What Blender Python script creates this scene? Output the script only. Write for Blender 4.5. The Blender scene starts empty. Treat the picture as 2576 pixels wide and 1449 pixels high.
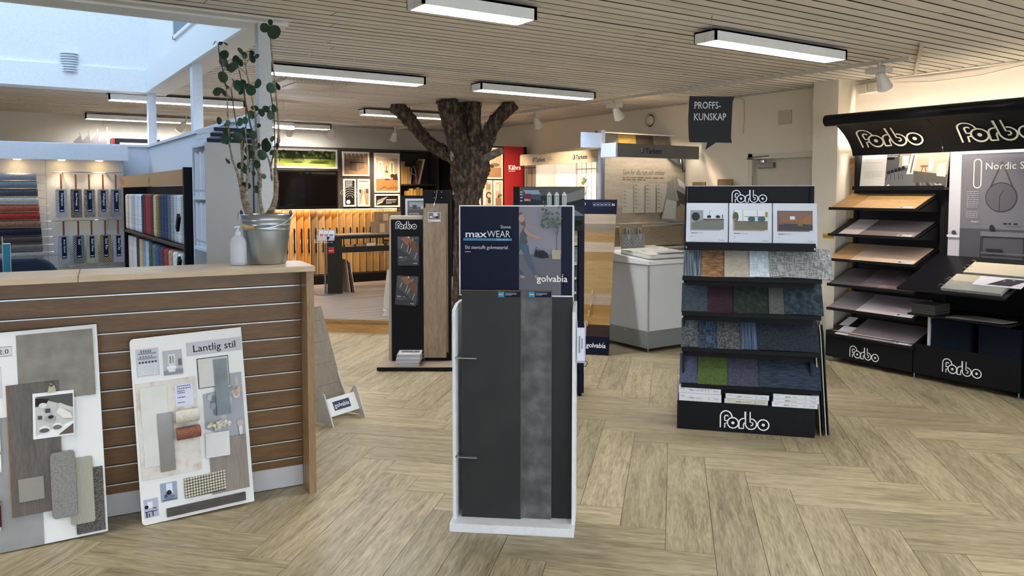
import bpy, bmesh, math, random
from mathutils import Vector, Matrix
random.seed(7)
R_ = math.radians
COL = bpy.context.scene.collection
scene = bpy.context.scene
# ---------------------------------------------------------------- camera, world, exposure
cam_d = bpy.data.cameras.new('camera'); cam = bpy.data.objects.new('camera', cam_d); COL.objects.link(cam)
cam_d.sensor_width = 36.0; cam_d.lens = 36.0 * 1970 / 2576; cam_d.shift_y = -134 / 2576
cam.location = (0, 0, 1.65); cam.rotation_euler = (R_(90 - 3.13), 0, R_(56.65 - 90))
cam_d.clip_start = 0.05; cam_d.clip_end = 80
scene.camera = cam
scene.view_settings.view_transform = 'Standard'; scene.view_settings.look = 'None'
scene.view_settings.gamma = 1; scene.view_settings.use_curve_mapping = False
scene.view_settings.exposure = 2.1
world = bpy.data.worlds.new('sky'); scene.world = world; world.use_nodes = True
bg = world.node_tree.nodes['Background']; bg.inputs[0].default_value = (0.55, 0.74, 1.0, 1); bg.inputs[1].default_value = 0.6
LAMP_E = 16.0
# ---------------------------------------------------------------- materials
def lin(h):
    if not isinstance(h, str): return tuple(h) + (1,)
    h = h.lstrip('#'); o = []
    for i in (0, 2, 4):
        c = int(h[i:i+2], 16) / 255
        o.append(c / 12.92 if c <= 0.04045 else ((c + 0.055) / 1.055) ** 2.4)
    return tuple(o) + (1,)
MC = {}
def flat(h, rough=0.6, metal=0, emit=0, alpha=1, trans=0):
    k = (h, rough, metal, emit, alpha, trans)
    if k in MC: return MC[k]
    m = bpy.data.materials.new('plain_' + str(h).strip('#')); m.use_nodes = True
    b = m.node_tree.nodes['Principled BSDF']
    b.inputs['Base Color'].default_value = lin(h); b.inputs['Roughness'].default_value = rough
    b.inputs['Metallic'].default_value = metal; b.inputs['Alpha'].default_value = alpha
    b.inputs['Transmission Weight'].default_value = trans
    if sum(lin(h)[:3]) < 0.12: b.inputs['Specular IOR Level'].default_value = 0.18
    if emit:
        b.inputs['Emission Color'].default_value = lin(h); b.inputs['Emission Strength'].default_value = emit
    MC[k] = m; return m
def tex(kind, c1, c2, scale=1.0, rough=0.6, stretch=(1, 1, 1), bump=0.0, metal=0, detail=6, rnd=0.0, c3=None):
    """procedural: noise blend of c1..c2 in object space; kind wood/noise/weave/stripe; rnd = random shift per object"""
    k = (kind, c1, c2, scale, rough, stretch, bump, metal, detail, rnd, c3)
    if k in MC: return MC[k]
    m = bpy.data.materials.new(kind); m.use_nodes = True; nt = m.node_tree; N = nt.nodes; L = nt.links
    b = N['Principled BSDF']; b.inputs['Roughness'].default_value = rough; b.inputs['Metallic'].default_value = metal
    tc = N.new('ShaderNodeTexCoord'); mp = N.new('ShaderNodeMapping'); mp.inputs['Scale'].default_value = stretch
    L.new(tc.outputs['Object'], mp.inputs['Vector'])
    vec = mp.outputs['Vector']
    if rnd:
        oi = N.new('ShaderNodeObjectInfo'); mu = N.new('ShaderNodeVectorMath'); mu.operation = 'SCALE'; mu.inputs[0].default_value = (37, 91, 53)
        L.new(oi.outputs['Random'], mu.inputs['Scale']); ad = N.new('ShaderNodeVectorMath'); ad.operation = 'ADD'
        L.new(vec, ad.inputs[0]); L.new(mu.outputs[0], ad.inputs[1]); vec = ad.outputs[0]
    ramp = N.new('ShaderNodeValToRGB'); ramp.color_ramp.elements[0].color = lin(c1); ramp.color_ramp.elements[1].color = lin(c2)
    ramp.color_ramp.elements[0].position = 0.33; ramp.color_ramp.elements[1].position = 0.67
    if c3:
        e = ramp.color_ramp.elements.new(0.5); e.color = lin(c3)
    if kind == 'wood':
        n1 = N.new('ShaderNodeTexNoise'); n1.inputs['Scale'].default_value = scale; n1.inputs['Detail'].default_value = detail; n1.inputs['Distortion'].default_value = 1.2
        L.new(vec, n1.inputs['Vector'])
        n2 = N.new('ShaderNodeTexNoise'); n2.inputs['Scale'].default_value = scale * 6; n2.inputs['Detail'].default_value = 4
        L.new(vec, n2.inputs['Vector'])
        mx = N.new('ShaderNodeMath'); mx.operation = 'MULTIPLY_ADD'; mx.inputs[1].default_value = 0.5
        L.new(n2.outputs['Fac'], mx.inputs[0]); sc = N.new('ShaderNodeMath'); sc.operation = 'MULTIPLY'; sc.inputs[1].default_value = 0.5
        L.new(n1.outputs['Fac'], sc.inputs[0]); L.new(sc.outputs[0], mx.inputs[2]); fac = mx.outputs[0]
    elif kind == 'stripe':
        n1 = N.new('ShaderNodeTexWave'); n1.inputs['Scale'].default_value = scale; n1.inputs['Distortion'].default_value = 1.6; n1.inputs['Detail'].default_value = 2
        L.new(vec, n1.inputs['Vector']); fac = n1.outputs['Fac']
    elif kind in ('weave', 'weavey'):
        o2 = []
        for st_ in ((7, .8, .8), (.8, 7, 7)):
            m2 = N.new('ShaderNodeMapping'); m2.inputs['Scale'].default_value = st_; L.new(vec, m2.inputs['Vector'])
            nn_ = N.new('ShaderNodeTexNoise'); nn_.inputs['Scale'].default_value = scale; nn_.inputs['Detail'].default_value = 2; L.new(m2.outputs[0], nn_.inputs['Vector']); o2.append(nn_.outputs['Fac'])
        mu = N.new('ShaderNodeMath'); mu.operation = 'MULTIPLY'; L.new(o2[0], mu.inputs[0]); L.new(o2[1], mu.inputs[1]); fac = mu.outputs[0]
        ramp.color_ramp.elements[0].position = 0.19; ramp.color_ramp.elements[-1].position = 0.32
    elif kind == 'checker':
        n1 = N.new('ShaderNodeTexChecker'); n1.inputs['Scale'].default_value = scale; L.new(vec, n1.inputs['Vector']); fac = n1.outputs['Fac']
    else:
        n1 = N.new('ShaderNodeTexNoise'); n1.inputs['Scale'].default_value = scale; n1.inputs['Detail'].default_value = detail
        L.new(vec, n1.inputs['Vector']); fac = n1.outputs['Fac']
    L.new(fac, ramp.inputs['Fac'])
    out = ramp.outputs['Color']
    if rnd:
        hs = N.new('ShaderNodeHueSaturation'); mr = N.new('ShaderNodeMapRange'); mr.inputs['To Min'].default_value = 1 - rnd * 0.12; mr.inputs['To Max'].default_value = 1 + rnd * 0.1
        L.new(oi.outputs['Random'], mr.inputs['Value']); L.new(mr.outputs[0], hs.inputs['Value']); L.new(out, hs.inputs['Color']); out = hs.outputs['Color']
    L.new(out, b.inputs['Base Color'])
    if bump:
        bp = N.new('ShaderNodeBump'); bp.inputs['Strength'].default_value = min(1, bump); bp.inputs['Distance'].default_value = 0.004
        L.new(fac, bp.inputs['Height']); L.new(bp.outputs[0], b.inputs['Normal'])
    MC[k] = m; return m
# ---------------------------------------------------------------- mesh building
class MB:
    def __init__(s): s.v = []; s.f = []; s.m = []
    def add(s, vs, fs, mi=0, M=None):
        o = len(s.v); s.v += [tuple(M @ Vector(p)) if M else tuple(p) for p in vs]
        s.f += [tuple(i + o for i in f) for f in fs]; s.m += [mi] * len(fs); return s
    def box(s, x0, x1, y0, y1, z0, z1, mi=0, M=None):
        vs = [(x, y, z) for x in (x0, x1) for y in (y0, y1) for z in (z0, z1)]
        return s.add(vs, [(0, 1, 3, 2), (4, 6, 7, 5), (0, 4, 5, 1), (2, 3, 7, 6), (0, 2, 6, 4), (1, 5, 7, 3)], mi, M)
    def prism(s, poly, a, b, axis='y', mi=0, M=None):
        n = len(poly)
        def p(u, v, w): return {'y': (u, w, v), 'z': (u, v, w), 'x': (w, u, v)}[axis]
        vs = [p(u, v, a) for u, v in poly] + [p(u, v, b) for u, v in poly]
        fs = [tuple(range(n)), tuple(range(2 * n - 1, n - 1, -1))] + [(i, i + n, (i + 1) % n + n, (i + 1) % n) for i in range(n)]
        return s.add(vs, fs, mi, M)
    def tube(s, pts, r, n=8, mi=0, cap=True, M=None):
        pts = [Vector(p) for p in pts]; rs = r if isinstance(r, (list, tuple)) else [r] * len(pts)
        vs = []; fs = []; up = None
        for i, p in enumerate(pts):
            d = (pts[min(i + 1, len(pts) - 1)] - pts[max(i - 1, 0)]).normalized()
            if up is None:
                up = d.orthogonal().normalized()
            else:
                up = (up - d * up.dot(d)); up = up.normalized() if up.length > 1e-6 else d.orthogonal().normalized()
            w = d.cross(up)
            for k in range(n):
                a = 2 * math.pi * k / n; vs.append(p + (up * math.cos(a) + w * math.sin(a)) * rs[i])
        for i in range(len(pts) - 1):
            for k in range(n):
                fs.append((i * n + k, i * n + (k + 1) % n, (i + 1) * n + (k + 1) % n, (i + 1) * n + k))
        if cap: fs.append(tuple(range(n - 1, -1, -1))); fs.append(tuple((len(pts) - 1) * n + k for k in range(n)))
        return s.add(vs, fs, mi, M)
    def lathe(s, prof, n=24, mi=0, M=None, cx=0, cy=0):
        vs = []; fs = []
        for r, z in prof:
            for k in range(n):
                a = 2 * math.pi * k / n; vs.append((cx + r * math.cos(a), cy + r * math.sin(a), z))
        for i in range(len(prof) - 1):
            for k in range(n):
                fs.append((i * n + k, i * n + (k + 1) % n, (i + 1) * n + (k + 1) % n, (i + 1) * n + k))
        if prof[0][0] > 1e-4: fs.append(tuple(range(n - 1, -1, -1)))
        if prof[-1][0] > 1e-4: fs.append(tuple((len(prof) - 1) * n + k for k in range(n)))
        return s.add(vs, fs, mi, M)
    def build(s, name, mats, parent=None, smooth=False, bevel=0, loc=(0, 0, 0), rot=(0, 0, 0)):
        me = bpy.data.meshes.new(name); me.from_pydata(s.v, [], s.f)
        mats = mats if isinstance(mats, (list, tuple)) else [mats]
        for m in mats: me.materials.append(m)
        if len(mats) > 1: me.polygons.foreach_set('material_index', s.m)
        if smooth:
            me.polygons.foreach_set('use_smooth', [True] * len(me.polygons))
        me.update()
        if smooth and smooth != 2:
            try: me.set_sharp_from_angle(angle=R_(40))
            except Exception: pass
        o = bpy.data.objects.new(name, me); COL.objects.link(o); o.location = loc; o.rotation_euler = rot
        if parent: o.parent = parent
        if bevel:
            b = o.modifiers.new('bevel', 'BEVEL'); b.width = bevel; b.segments = 2; b.limit_method = 'ANGLE'
        return o
def tag(o, label=None, cat=None, group=None, kind=None):
    if label: o['label'] = label
    if cat: o['category'] = cat
    if group: o['group'] = group
    if kind: o['kind'] = kind
    return o
def thing(name, label, cat, loc=(0, 0, 0), rz=0, tilt=0, group=None, roll=0):
    o = bpy.data.objects.new(name, None); COL.objects.link(o); o.empty_display_size = 0.1
    o.location = loc; o.rotation_euler = (R_(tilt), R_(roll), R_(rz)); return tag(o, label, cat, group)
def dup(root, **kw):
    r = root.copy(); COL.objects.link(r)
    for ch in list(root.children):
        c = ch.copy(); COL.objects.link(c); c.parent = r
        for g in list(ch.children):
            d = g.copy(); COL.objects.link(d); d.parent = c
    if 'loc' in kw: r.location = kw['loc']
    if 'rz' in kw: r.rotation_euler = (r.rotation_euler[0], r.rotation_euler[1], R_(kw['rz']))
    if 'label' in kw: r['label'] = kw['label']
    return r
def bx(name, d, m, parent=None, bevel=0, loc=(0, 0, 0), rot=(0, 0, 0)):
    return MB().box(*d).build(name, m, parent, bevel=bevel, loc=loc, rot=rot)
TXT = {}
def glyphs(s, bold=0.0, shear=0.0, space=1.0):
    """text as flat polygons; returns verts, faces, width; cap height is about 0.7 of size 1"""
    k = (s, bold, shear, space)
    if k in TXT: return TXT[k]
    cu = bpy.data.curves.new('t', 'FONT'); cu.body = s; cu.resolution_u = 2; cu.offset = bold; cu.shear = shear; cu.space_character = space
    o = bpy.data.objects.new('t', cu); COL.objects.link(o)
    bpy.context.view_layer.update()
    me = bpy.data.meshes.new_from_object(o.evaluated_get(bpy.context.evaluated_depsgraph_get()))
    vs = [(v.co.x, v.co.y) for v in me.vertices]; fs = [tuple(p.vertices) for p in me.polygons]
    bpy.data.objects.remove(o); bpy.data.curves.remove(cu); bpy.data.meshes.remove(me)
    w = max([v[0] for v in vs] or [0]); TXT[k] = (vs, fs, w); return TXT[k]
def stroke(pts, w, closed=False):
    """2D ribbon along a polyline -> quads"""
    n = len(pts); L = []
    for i in range(n):
        a = pts[(i - 1) % n] if (closed or i > 0) else pts[i]; b = pts[(i + 1) % n] if (closed or i < n - 1) else pts[i]
        dx, dy = b[0] - a[0], b[1] - a[1]; l = math.hypot(dx, dy) or 1; nx, ny = -dy / l * w / 2, dx / l * w / 2
        L.append((pts[i][0] + nx, pts[i][1] + ny)); L.append((pts[i][0] - nx, pts[i][1] - ny))
    fs = [(2 * i, 2 * i + 1, 2 * ((i + 1) % n) + 1, 2 * ((i + 1) % n)) for i in range(n if closed else n - 1)]
    return L, fs
def arc(cx, cy, r, a0, a1, n=10, ry=None):
    ry = ry or r
    return [(cx + r * math.cos(R_(a0 + (a1 - a0) * i / n)), cy + ry * math.sin(R_(a0 + (a1 - a0) * i / n))) for i in range(n + 1)]
def art(name, w, h, items, parent=None, loc=(0, 0, 0), rot=(0, 0, 0), base='#ffffff', dz=0.0006, th=0.0, rough=0.5, mats=None, emit=0):
    """flat printed sheet in local XZ facing -Y, u right, v up (0..w, 0..h); items stacked towards the viewer"""
    mb = MB(); ml = []; idx = {}
    def mi(c):
        if c not in idx:
            idx[c] = len(ml); ml.append(c if not isinstance(c, str) else flat(c, rough, emit=emit))
        return idx[c]
    if base is not None:
        if th: mb.box(0, w, 0, th, 0, h, mi(base))
        else: mb.add([(0, 0, 0), (w, 0, 0), (w, 0, h), (0, 0, h)], [(0, 1, 2, 3)], mi(base))
    y = 0
    for it in items:
        t = it[0]
        if t != '=': y -= dz
        if t == 'r': _, a, b, c, d, col = it; mb.add([(a, y, b), (c, y, b), (c, y, d), (a, y, d)], [(0, 1, 2, 3)], mi(col))
        elif t == 'p': mb.add([(u, y, v) for u, v in it[1]], [tuple(range(len(it[1])))], mi(it[2]))
        elif t == 'c':
            ry = it[5] if len(it) > 5 else it[3]; nn = 32 if it[3] > .035 else 14; pts = arc(it[1], it[2], it[3], 0, 360 - 360 / nn, nn - 1, ry)
            mb.add([(u, y, v) for u, v in pts], [tuple(range(nn))], mi(it[4]))
        elif t == 's':
            vs, fs = stroke(it[1], it[2], len(it) > 4 and it[4]); mb.add([(u, y, v) for u, v in vs], fs, mi(it[3]))
        elif t == 't':
            _, s, u, v, size, col = it[:6]; opt = it[6] if len(it) > 6 else {}
            vs, fs, tw = glyphs(s, opt.get('b', 0.0), opt.get('sh', 0), opt.get('sp', 1.0)); sx = opt.get('sx', 1.0)
            if 'fit' in opt: sx = opt['fit'] / (tw * size)
            al = opt.get('al', 0); u0 = u - al * tw * size * sx
            mb.add([(u0 + p[0] * size * sx, y, v + p[1] * size) for p in vs], fs, mi(col))
        elif t == 'lines':      # rows of small print
            _, a, b, c, n, step, hh, col = it; rr = random.Random(int((a + b) * 1e4))
            for k in range(n):
                e = c if k < n - 1 else a + (c - a) * 0.55; u = a
                while u < e:
                    l = min(rr.uniform(0.025, 0.09) * (c - a) * 2, e - u); vv = b - k * step
                    mb.add([(u, y, vv), (u + l, y, vv), (u + l, y, vv + hh), (u, y, vv + hh)], [(0, 1, 2, 3)], mi(col)); u += l + (c - a) * 0.03
    return mb.build(name, ml, parent, loc=loc, rot=rot)
# the rounded double-line word mark used on the flooring displays (unit height, about 2.6 wide)
def mark_items(u, v, hgt, col='#f4f4ee', sk=0.0):
    S = hgt; w = 0.068 * S; it = []
    def q(p): return [(u + a * S + sk * b * S, v + b * S) for a, b in p]
    def ring(cx, r=0.29): it.append(('s', q(arc(cx, 0.30, r, 0, 345, 23)), w, col, True)); it.append(('c', u + cx * S + sk * 0.3 * S, v + 0.30 * S, 0.085 * S, col))
    it.append(('s', q([(0.035, 0.0), (0.035, 0.62)] + arc(0.335, 0.64, 0.30, 180, 20, 12) + [(0.68, 0.56)]), w, col))
    it.append(('s', q([(0.27, 0.0), (0.27, 0.24), (0.40, 0.26)]), w, col))
    it.append(('s', q([(0.40, 0.40), (0.27, 0.40), (0.26, 0.58)] + arc(0.36, 0.60, 0.10, 170, 20, 6)), w, col))
    ring(0.70)
    it.append(('s', q([(1.02, 0.02), (1.02, 0.32)] + arc(1.26, 0.34, 0.24, 180, 90, 7) + [(1.33, 0.58), (1.33, 0.97)]), w, col))
    it.append(('s', q([(1.02, 0.03), (1.26, 0.03), (1.26, 0.26), (1.31, 0.36)]), w, col))
    it.append(('s', q([(1.36, 0.97), (1.36, 0.32)] + arc(1.65, 0.30, 0.29, 180, 450, 18)), w, col))
    it.append(('s', q([(1.60, 0.97), (1.60, 0.40)] + arc(1.66, 0.31, 0.09, 60, -120, 6)), w * .9, col))
    ring(2.29)
    return it
# ================================================================ THE ROOM (X along the ceiling boards, Y to the back)
H = 2.75; XW = 7.2; YB = 12.75; XL = -6.0; YF = -3.2
wall_paint = tex('noise', '#d2c7b4', '#d6ccb9', 90, 0.85, bump=0.08)
white_paint = tex('noise', '#dfe3e6', '#e8ecee', 80, 0.8, bump=0.1)
LAM = '#e8e8e4'
black = flat('#121215', 0.45); blackm = flat('#0d0d0f', 0.6); white = flat('#e9e9e6', 0.5); alu = flat('#b9bcbf', 0.3, 0.9)
tag(bx('floor', (XL, 15, YF, 14, -0.1, -0.004), flat('#4a4033', 0.8)), kind='structure')
floor = bpy.data.objects['floor']
fmat = tex('wood', '#716549', '#b9ab8b', 2.0, 0.4, (1, 10, 1), bump=0.12, rnd=1.3, c3='#9d8f70')
Wd, LH, LV = 0.2232, 1.342, 0.965
def plank_mesh(L, W):
    mb = MB(); c = 0.0013; mb.box(c, L - c, c, W - c, -0.004, 0.0, 0)
    me = bpy.data.meshes.new('plank'); me.from_pydata(mb.v, [], mb.f); me.materials.append(fmat); return me
pmH, pmV = plank_mesh(LH, Wd), plank_mesh(LV, Wd)
s2 = math.sqrt(0.5)
cand = []
for j in range(-3, 5):
    for k in range(-30, 30):
        b0 = 0.020 + k * Wd - j * LV; a0 = b0 + 3.805 + j * (LH + LV)
        cand.append((a0, b0, 0)); cand.append((a0 + LH, b0 + Wd, 1))   # second family hangs from the end of the first
F2 = Vector((math.cos(R_(56.65)), math.sin(R_(56.65)))); R2 = Vector((math.sin(R_(56.65)), -math.cos(R_(56.65))))
n_pl = 0; rest = MB(); seen = []
for a0, b0, fam in cand:
    if fam == 0: ca, cb = a0 + LH / 2, b0 + Wd / 2
    else: ca, cb = a0 + Wd / 2, b0 - LV / 2 - Wd * 0
    x, y = (ca - cb) * s2, (ca + cb) * s2; p = Vector((x, y)); dep = p.dot(F2); lat = p.dot(R2)
    if not (XL < x < XW + .2 and YF < y < 13): continue
    vis = dep > 2.6 and abs(lat) < dep * 0.66 + 0.9
    # under the counter office and the platform nothing shows
    if x < 1.3 and y > 4.9: vis = False
    if x + y > 12.9 or y > 10: vis = False
    seen.append((0 if vis else 1, dep, a0, b0, fam))
seen.sort()
for vis, dep, a0, b0, fam in seen:
    ang = math.pi / 4
    if fam == 0: A, B, rot = a0, b0, ang
    else: A, B, rot = a0, b0, ang - math.pi / 2
    x, y = (A - B) * s2, (A + B) * s2
    if vis == 0 and n_pl < 297:
        o = bpy.data.objects.new('floor_plank', pmH if fam == 0 else pmV); COL.objects.link(o); o.parent = floor
        o.location = (x, y, 0); o.rotation_euler = (0, 0, rot); n_pl += 1
    elif -1.5 < dep or True:
        M = Matrix.Translation((x, y, 0)) @ Matrix.Rotation(rot, 4, 'Z'); L = LH if fam == 0 else LV
        rest.box(0.002, L - 0.002, 0.002, Wd - 0.002, -0.004, 0, 0, M)
tag(rest.build('floor_plank', fmat, floor), kind='stuff')
# ceiling: slab above, then boards with open joints (skylight well left free)
SKX, SKY0, SKY1, SKL = 1.41, 5.27, 9.28, -4.0
ceil = MB().box(SKX + .1, XW + .6, YF, YB + .2, H + .03, H + .1).box(XL, SKX + .1, YF, SKY0 - .0, H + .03, H + .1).box(XL, SKX + .1, SKY1, YB + .2, H + .03, H + .1).box(XL, SKL, SKY0, SKY1, H + .03, H + .1).build('ceiling', flat('#0c0a08', 0.95))
tag(ceil, kind='structure')
cmat = tex('noise', '#d5cec3', '#dfd8cd', 5, 0.75, (0.25, 3, 1), bump=0.1, rnd=0.5)
cgroove = flat('#1d1712', 0.95); pitch = 0.1115; cb_cache = {}
def cboard(x0, x1, y, far):
    L = round((x1 - x0) * 2) / 2 if False else x1 - x0
    w = pitch - 0.014 + random.uniform(-.003, .004)
    L -= .004; mb = MB(); mb.add([(0, 0, 0), (L, 0, 0), (L, w, 0), (0, w, 0)], [(0, 3, 2, 1)], 0)
    mb.add([(0, 0, 0), (L, 0, 0), (L, w, 0), (0, w, 0), (0, 0, .02), (L, 0, .02), (L, w, .02), (0, w, .02)], [(0, 1, 5, 4), (1, 2, 6, 5), (2, 3, 7, 6), (3, 0, 4, 7), (4, 5, 6, 7)], 1)
    return mb
nb = 0; stuffc = MB(); y = YF + 0.05; rowi = 0; rr = random.Random(3)
rows = []
while y < YB:
    rows.append(y); y += pitch
for ri, y in enumerate(rows):
    xs = XL if not (SKY0 - 0.05 < y < SKY1) else SKX + 0.22
    off = rr.uniform(0, 3.6)
    cuts = [xs]; c = -1.0 + off
    while c < XW - 0.4:
        if c > xs + 0.4: cuts.append(c)
        c += 3.9
    cuts.append(XW)
    jit = rr.uniform(-0.0025, 0.0025)
    for a, b in zip(cuts[:-1], cuts[1:]):
        visb = y > 1.6 and b > 0.3
        if visb and nb < 296:
            o = cboard(a, b, y, 0).build('ceiling_board', [cmat, cgroove], ceil, loc=(a, y + jit, H)); nb += 1
        else: stuffc.box(a, b - 0.004, y, y + pitch - 0.016, H, H + 0.02)
tag(stuffc.build('ceiling_board', cmat, ceil), kind='stuff')
# walls
def st(name, d, m): return tag(bx(name, d, m), kind='structure')
wr = MB().box(XW, XW + .2, 5.98, YB, 0, H + .1).box(XW, XW + .2, YF, 5.12, 0, H + .1).box(XW, XW + .2, 5.12, 5.98, 2.04, H + .1)
tag(wr.build('wall_right', wall_paint), kind='structure')
bx('wall_column', (XW - .28, XW + .0, 4.70, 4.98, 0, H), wall_paint, bpy.data.objects['wall_right'])
st('wall_back', (XL, XW + .2, YB, YB + .2, 0, H + .1), wall_paint)
st('wall_left', (XL - .2, XL, YF, YB + .2, 0, H + .1), wall_paint)
# front wall behind the camera has shop windows
wf = MB().box(XL, XW + .2, YF - .2, YF, 0, 0.5).box(XL, XW + .2, YF - .2, YF, 2.35, H + .1)
for i in range(6):
    xx = XL + i * 2.64; wf.box(xx - .25, xx + .25, YF - .2, YF, 0.5, 2.35)
tag(wf.build('wall_front', wall_paint), kind='structure')
for i in range(5):
    x0 = XL + i * 2.64 + .25; x1 = x0 + 2.14; mb = MB()
    for a in (x0, (x0 + x1) / 2 - .03, x1 - .06): mb.box(a, a + .06, YF - .14, YF - .06, .5, 2.35)
    for z in (.5, 1.4, 2.29): mb.box(x0, x1, YF - .13, YF - .07, z, z + .06)
    tag(mb.build('window_%d' % (i + 2), white), kind='structure')
# skylight well, trim frame and glazing
well = MB()
well.box(SKX, SKX + .12, SKY0, SKY1, H + .031, H + 2.3); well.box(SKL, SKX + .12, SKY1, SKY1 + .12, H + .031, H + 2.3)
well.box(SKL, SKX + .12, SKY0 - .12, SKY0, H + .031, H + 2.3); well.box(SKL - .12, SKL, SKY0 - .12, SKY1 + .12, H + .031, H + 2.3)
well = tag(well.build('wall_skylight', white_paint), kind='structure')
tr = MB()
for x0, x1, y0, y1 in ((SKX + .001, SKX + .2, SKY0 - .2, SKY1 + .2), (SKL, SKX, SKY1 + .001, SKY1 + .2), (SKL, SKX, SKY0 - .2, SKY0 - .001)):
    tr.box(x0, x1, y0, y1, H - .035, H + .03)
tag(tr.build('trim_1', flat('#d9d6d0', 0.6)), kind='structure')
tr = MB()
for x0, x1, y0, y1 in ((SKX - .035, SKX - .001, SKY0 + .001, SKY1 - .001), (SKL, SKX - .036, SKY1 - .035, SKY1 - .001), (SKL, SKX - .036, SKY0 + .001, SKY0 + .035)):
    tr.box(x0, x1, y0, y1, H - .035, H + .2)
tag(tr.build('trim_2', white_paint), kind='structure')
wn = MB()
for i in range(7):
    xx = SKL + i * (SKX - SKL) / 6; wn.box(xx - .03, xx + .03, SKY0, SKY1, H + 2.2, H + 2.26)
wn.box(SKL, SKX, SKY0, SKY0 + .05, H + 2.2, H + 2.26).box(SKL, SKX, SKY1 - .05, SKY1, H + 2.2, H + 2.26)
window = tag(wn.build('window_1', white), kind='structure')
bx('pane', (SKL, SKX, SKY0, SKY1, H + 2.22, H + 2.226), flat('#ffffff', 0.0, 0, 0, 0.12), window)
# daylight through the skylight (area light filling the roof light)
ld = bpy.data.lights.new('roof_light', 'AREA'); ld.shape = 'RECTANGLE'; ld.size = SKX - SKL - .1; ld.size_y = SKY1 - SKY0 - .1; ld.energy = 18; ld.color = (0.66, 0.82, 1.0)
lo = bpy.data.objects.new('roof_light', ld); COL.objects.link(lo); lo.location = ((SKX + SKL) / 2, (SKY0 + SKY1) / 2, H + 2.15)
# daylight entering through the shop windows behind the camera
for i in range(5):
    ld = bpy.data.lights.new('window_daylight', 'AREA'); ld.shape = 'RECTANGLE'; ld.size = 2.0; ld.size_y = 1.75; ld.energy = 8; ld.color = (0.80, 0.90, 1.0)
    lo = bpy.data.objects.new('window_daylight', ld); COL.objects.link(lo); lo.location = (XL + i * 2.64 + 1.32, YF - .15, 1.42); lo.rotation_euler = (R_(90), 0, 0)
# ceiling light fittings
def fitting(x0, x1, y, tubes, tilt, label, z=H - 0.02, w=0.19, hh=0.075, light=1):
    t = thing('ceiling_light', label, 'ceiling light', ((x0 + x1) / 2, y, z), group='louvred ceiling lights')
    L = x1 - x0; hx = L / 2; hy = w / 2
    mb = MB().box(-hx, hx, -hy, -hy + .008, -hh, 0).box(-hx, hx, hy - .008, hy, -hh, 0).box(-hx, -hx + .02, -hy, hy, -hh, 0).box(hx - .02, hx, -hy, hy, -hh, 0).box(-hx, hx, -hy, hy, -.012, 0)
    mb.build('housing', flat('#e4e4df', 0.5), t)
    bx('light_tube', (-hx + .03, hx - .03, -hy + .014, hy - .014, -hh + .030, -hh + .036), flat('#f3f5fa', 0.5, emit=LAMP_E), t)
    lv = MB(); n = int(L / 0.075)
    for i in range(1, n): lv.box(-hx + i * L / n - .002, -hx + i * L / n + .002, -hy + .01, hy - .01, -hh, -hh + .026)
    lv.box(-hx, hx, -.002, .002, -hh, -hh + .026)
    lv.build('louvre', flat('#eef2f6', 0.25, 0.5), t)
    for k in (.25, .42, .62, .72, .78): MB().box(-hx + k * L - .012, -hx + k * L + .012, -hy - .003, -hy + .01, -.002, .014)
    return t
LN = {(4.0, 3.73): 'large louvred ceiling light nearest above the black carpet tile tower', (4.0, 6.73): 'louvred ceiling light in front of the tree branches',
      (1.95, 6.73): 'louvred ceiling light right of the plant pillar', (4.0, 9.65): 'louvred ceiling light behind the left branch of the tree',
      (1.93, 3.9): 'louvred ceiling light cut by the top edge of the picture', (1.05, 9.65): 'louvred ceiling light behind the two thin white posts',
      (1.05, 12.3): 'louvred ceiling light above the low white wall at the far left', (3.1, 12.3): 'louvred ceiling light nearest to the back wall'}
for (x, y), lb in LN.items():
    fitting(x, x + (1.45 if y > 4 or x > 3 else .75), y, 1, 0, lb)
for x, y, lb in ((-2.2, 1.2, 'far to the left'), (1.0, 0.4, 'nearest overhead'), (4.0, 0.8, 'to the right'), (-2.2, 3.7, 'beside the counter, outside the left edge'), (1.0, -1.9, 'farthest back in the middle'), (4.0, -1.9, 'farthest back on the right')):
    fitting(x, x + 1.45, y, 1, 0, 'louvred ceiling light behind the camera, ' + lb)
# ================================================================ COUNTER AND WHAT LEANS ON IT
oak_front = tex('wood', '#5f4323', '#7b592f', 3.0, 0.38, (1, 6, 8), bump=0.05, rnd=0.6, c3='#6e4e28')
oak_edge = tex('wood', '#8a6b4a', '#a98862', 3.0, 0.4, (8, 8, 1), bump=0.05)
oak_top = tex('wood', '#b59c7a', '#cdb696', 2.5, 0.32, (1, 8, 8), bump=0.04)
ct = thing('reception_counter', 'long oak slatwall reception counter with narrow top, at the left', 'counter', (1.425, 4.118, 0), rz=-6)
bx('end_panel', (-.04, 0, 0, .34, 0, 1.221), oak_edge, ct, 0.002)
wb = bx('worktop', (-1.115, .004, -.02, .36, 1.222, 1.252), oak_top, ct, 0.002)
bx('worktop', (-3.2, -1.117, -.02, .36, 1.222, 1.252), oak_top, ct, 0.002)
bx('core', (-3.2, -.041, .165, .33, .0, 1.22), flat('#6c6256', 0.8), ct)
kick = flat('#c6c6c6', 0.45)
bx('kickboard', (-1.2, -.041, .150, .164, .004, .118), kick, ct)
bx('kickboard', (-3.2, -1.203, .150, .164, .004, .118), kick, ct)
zt = 1.220
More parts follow.
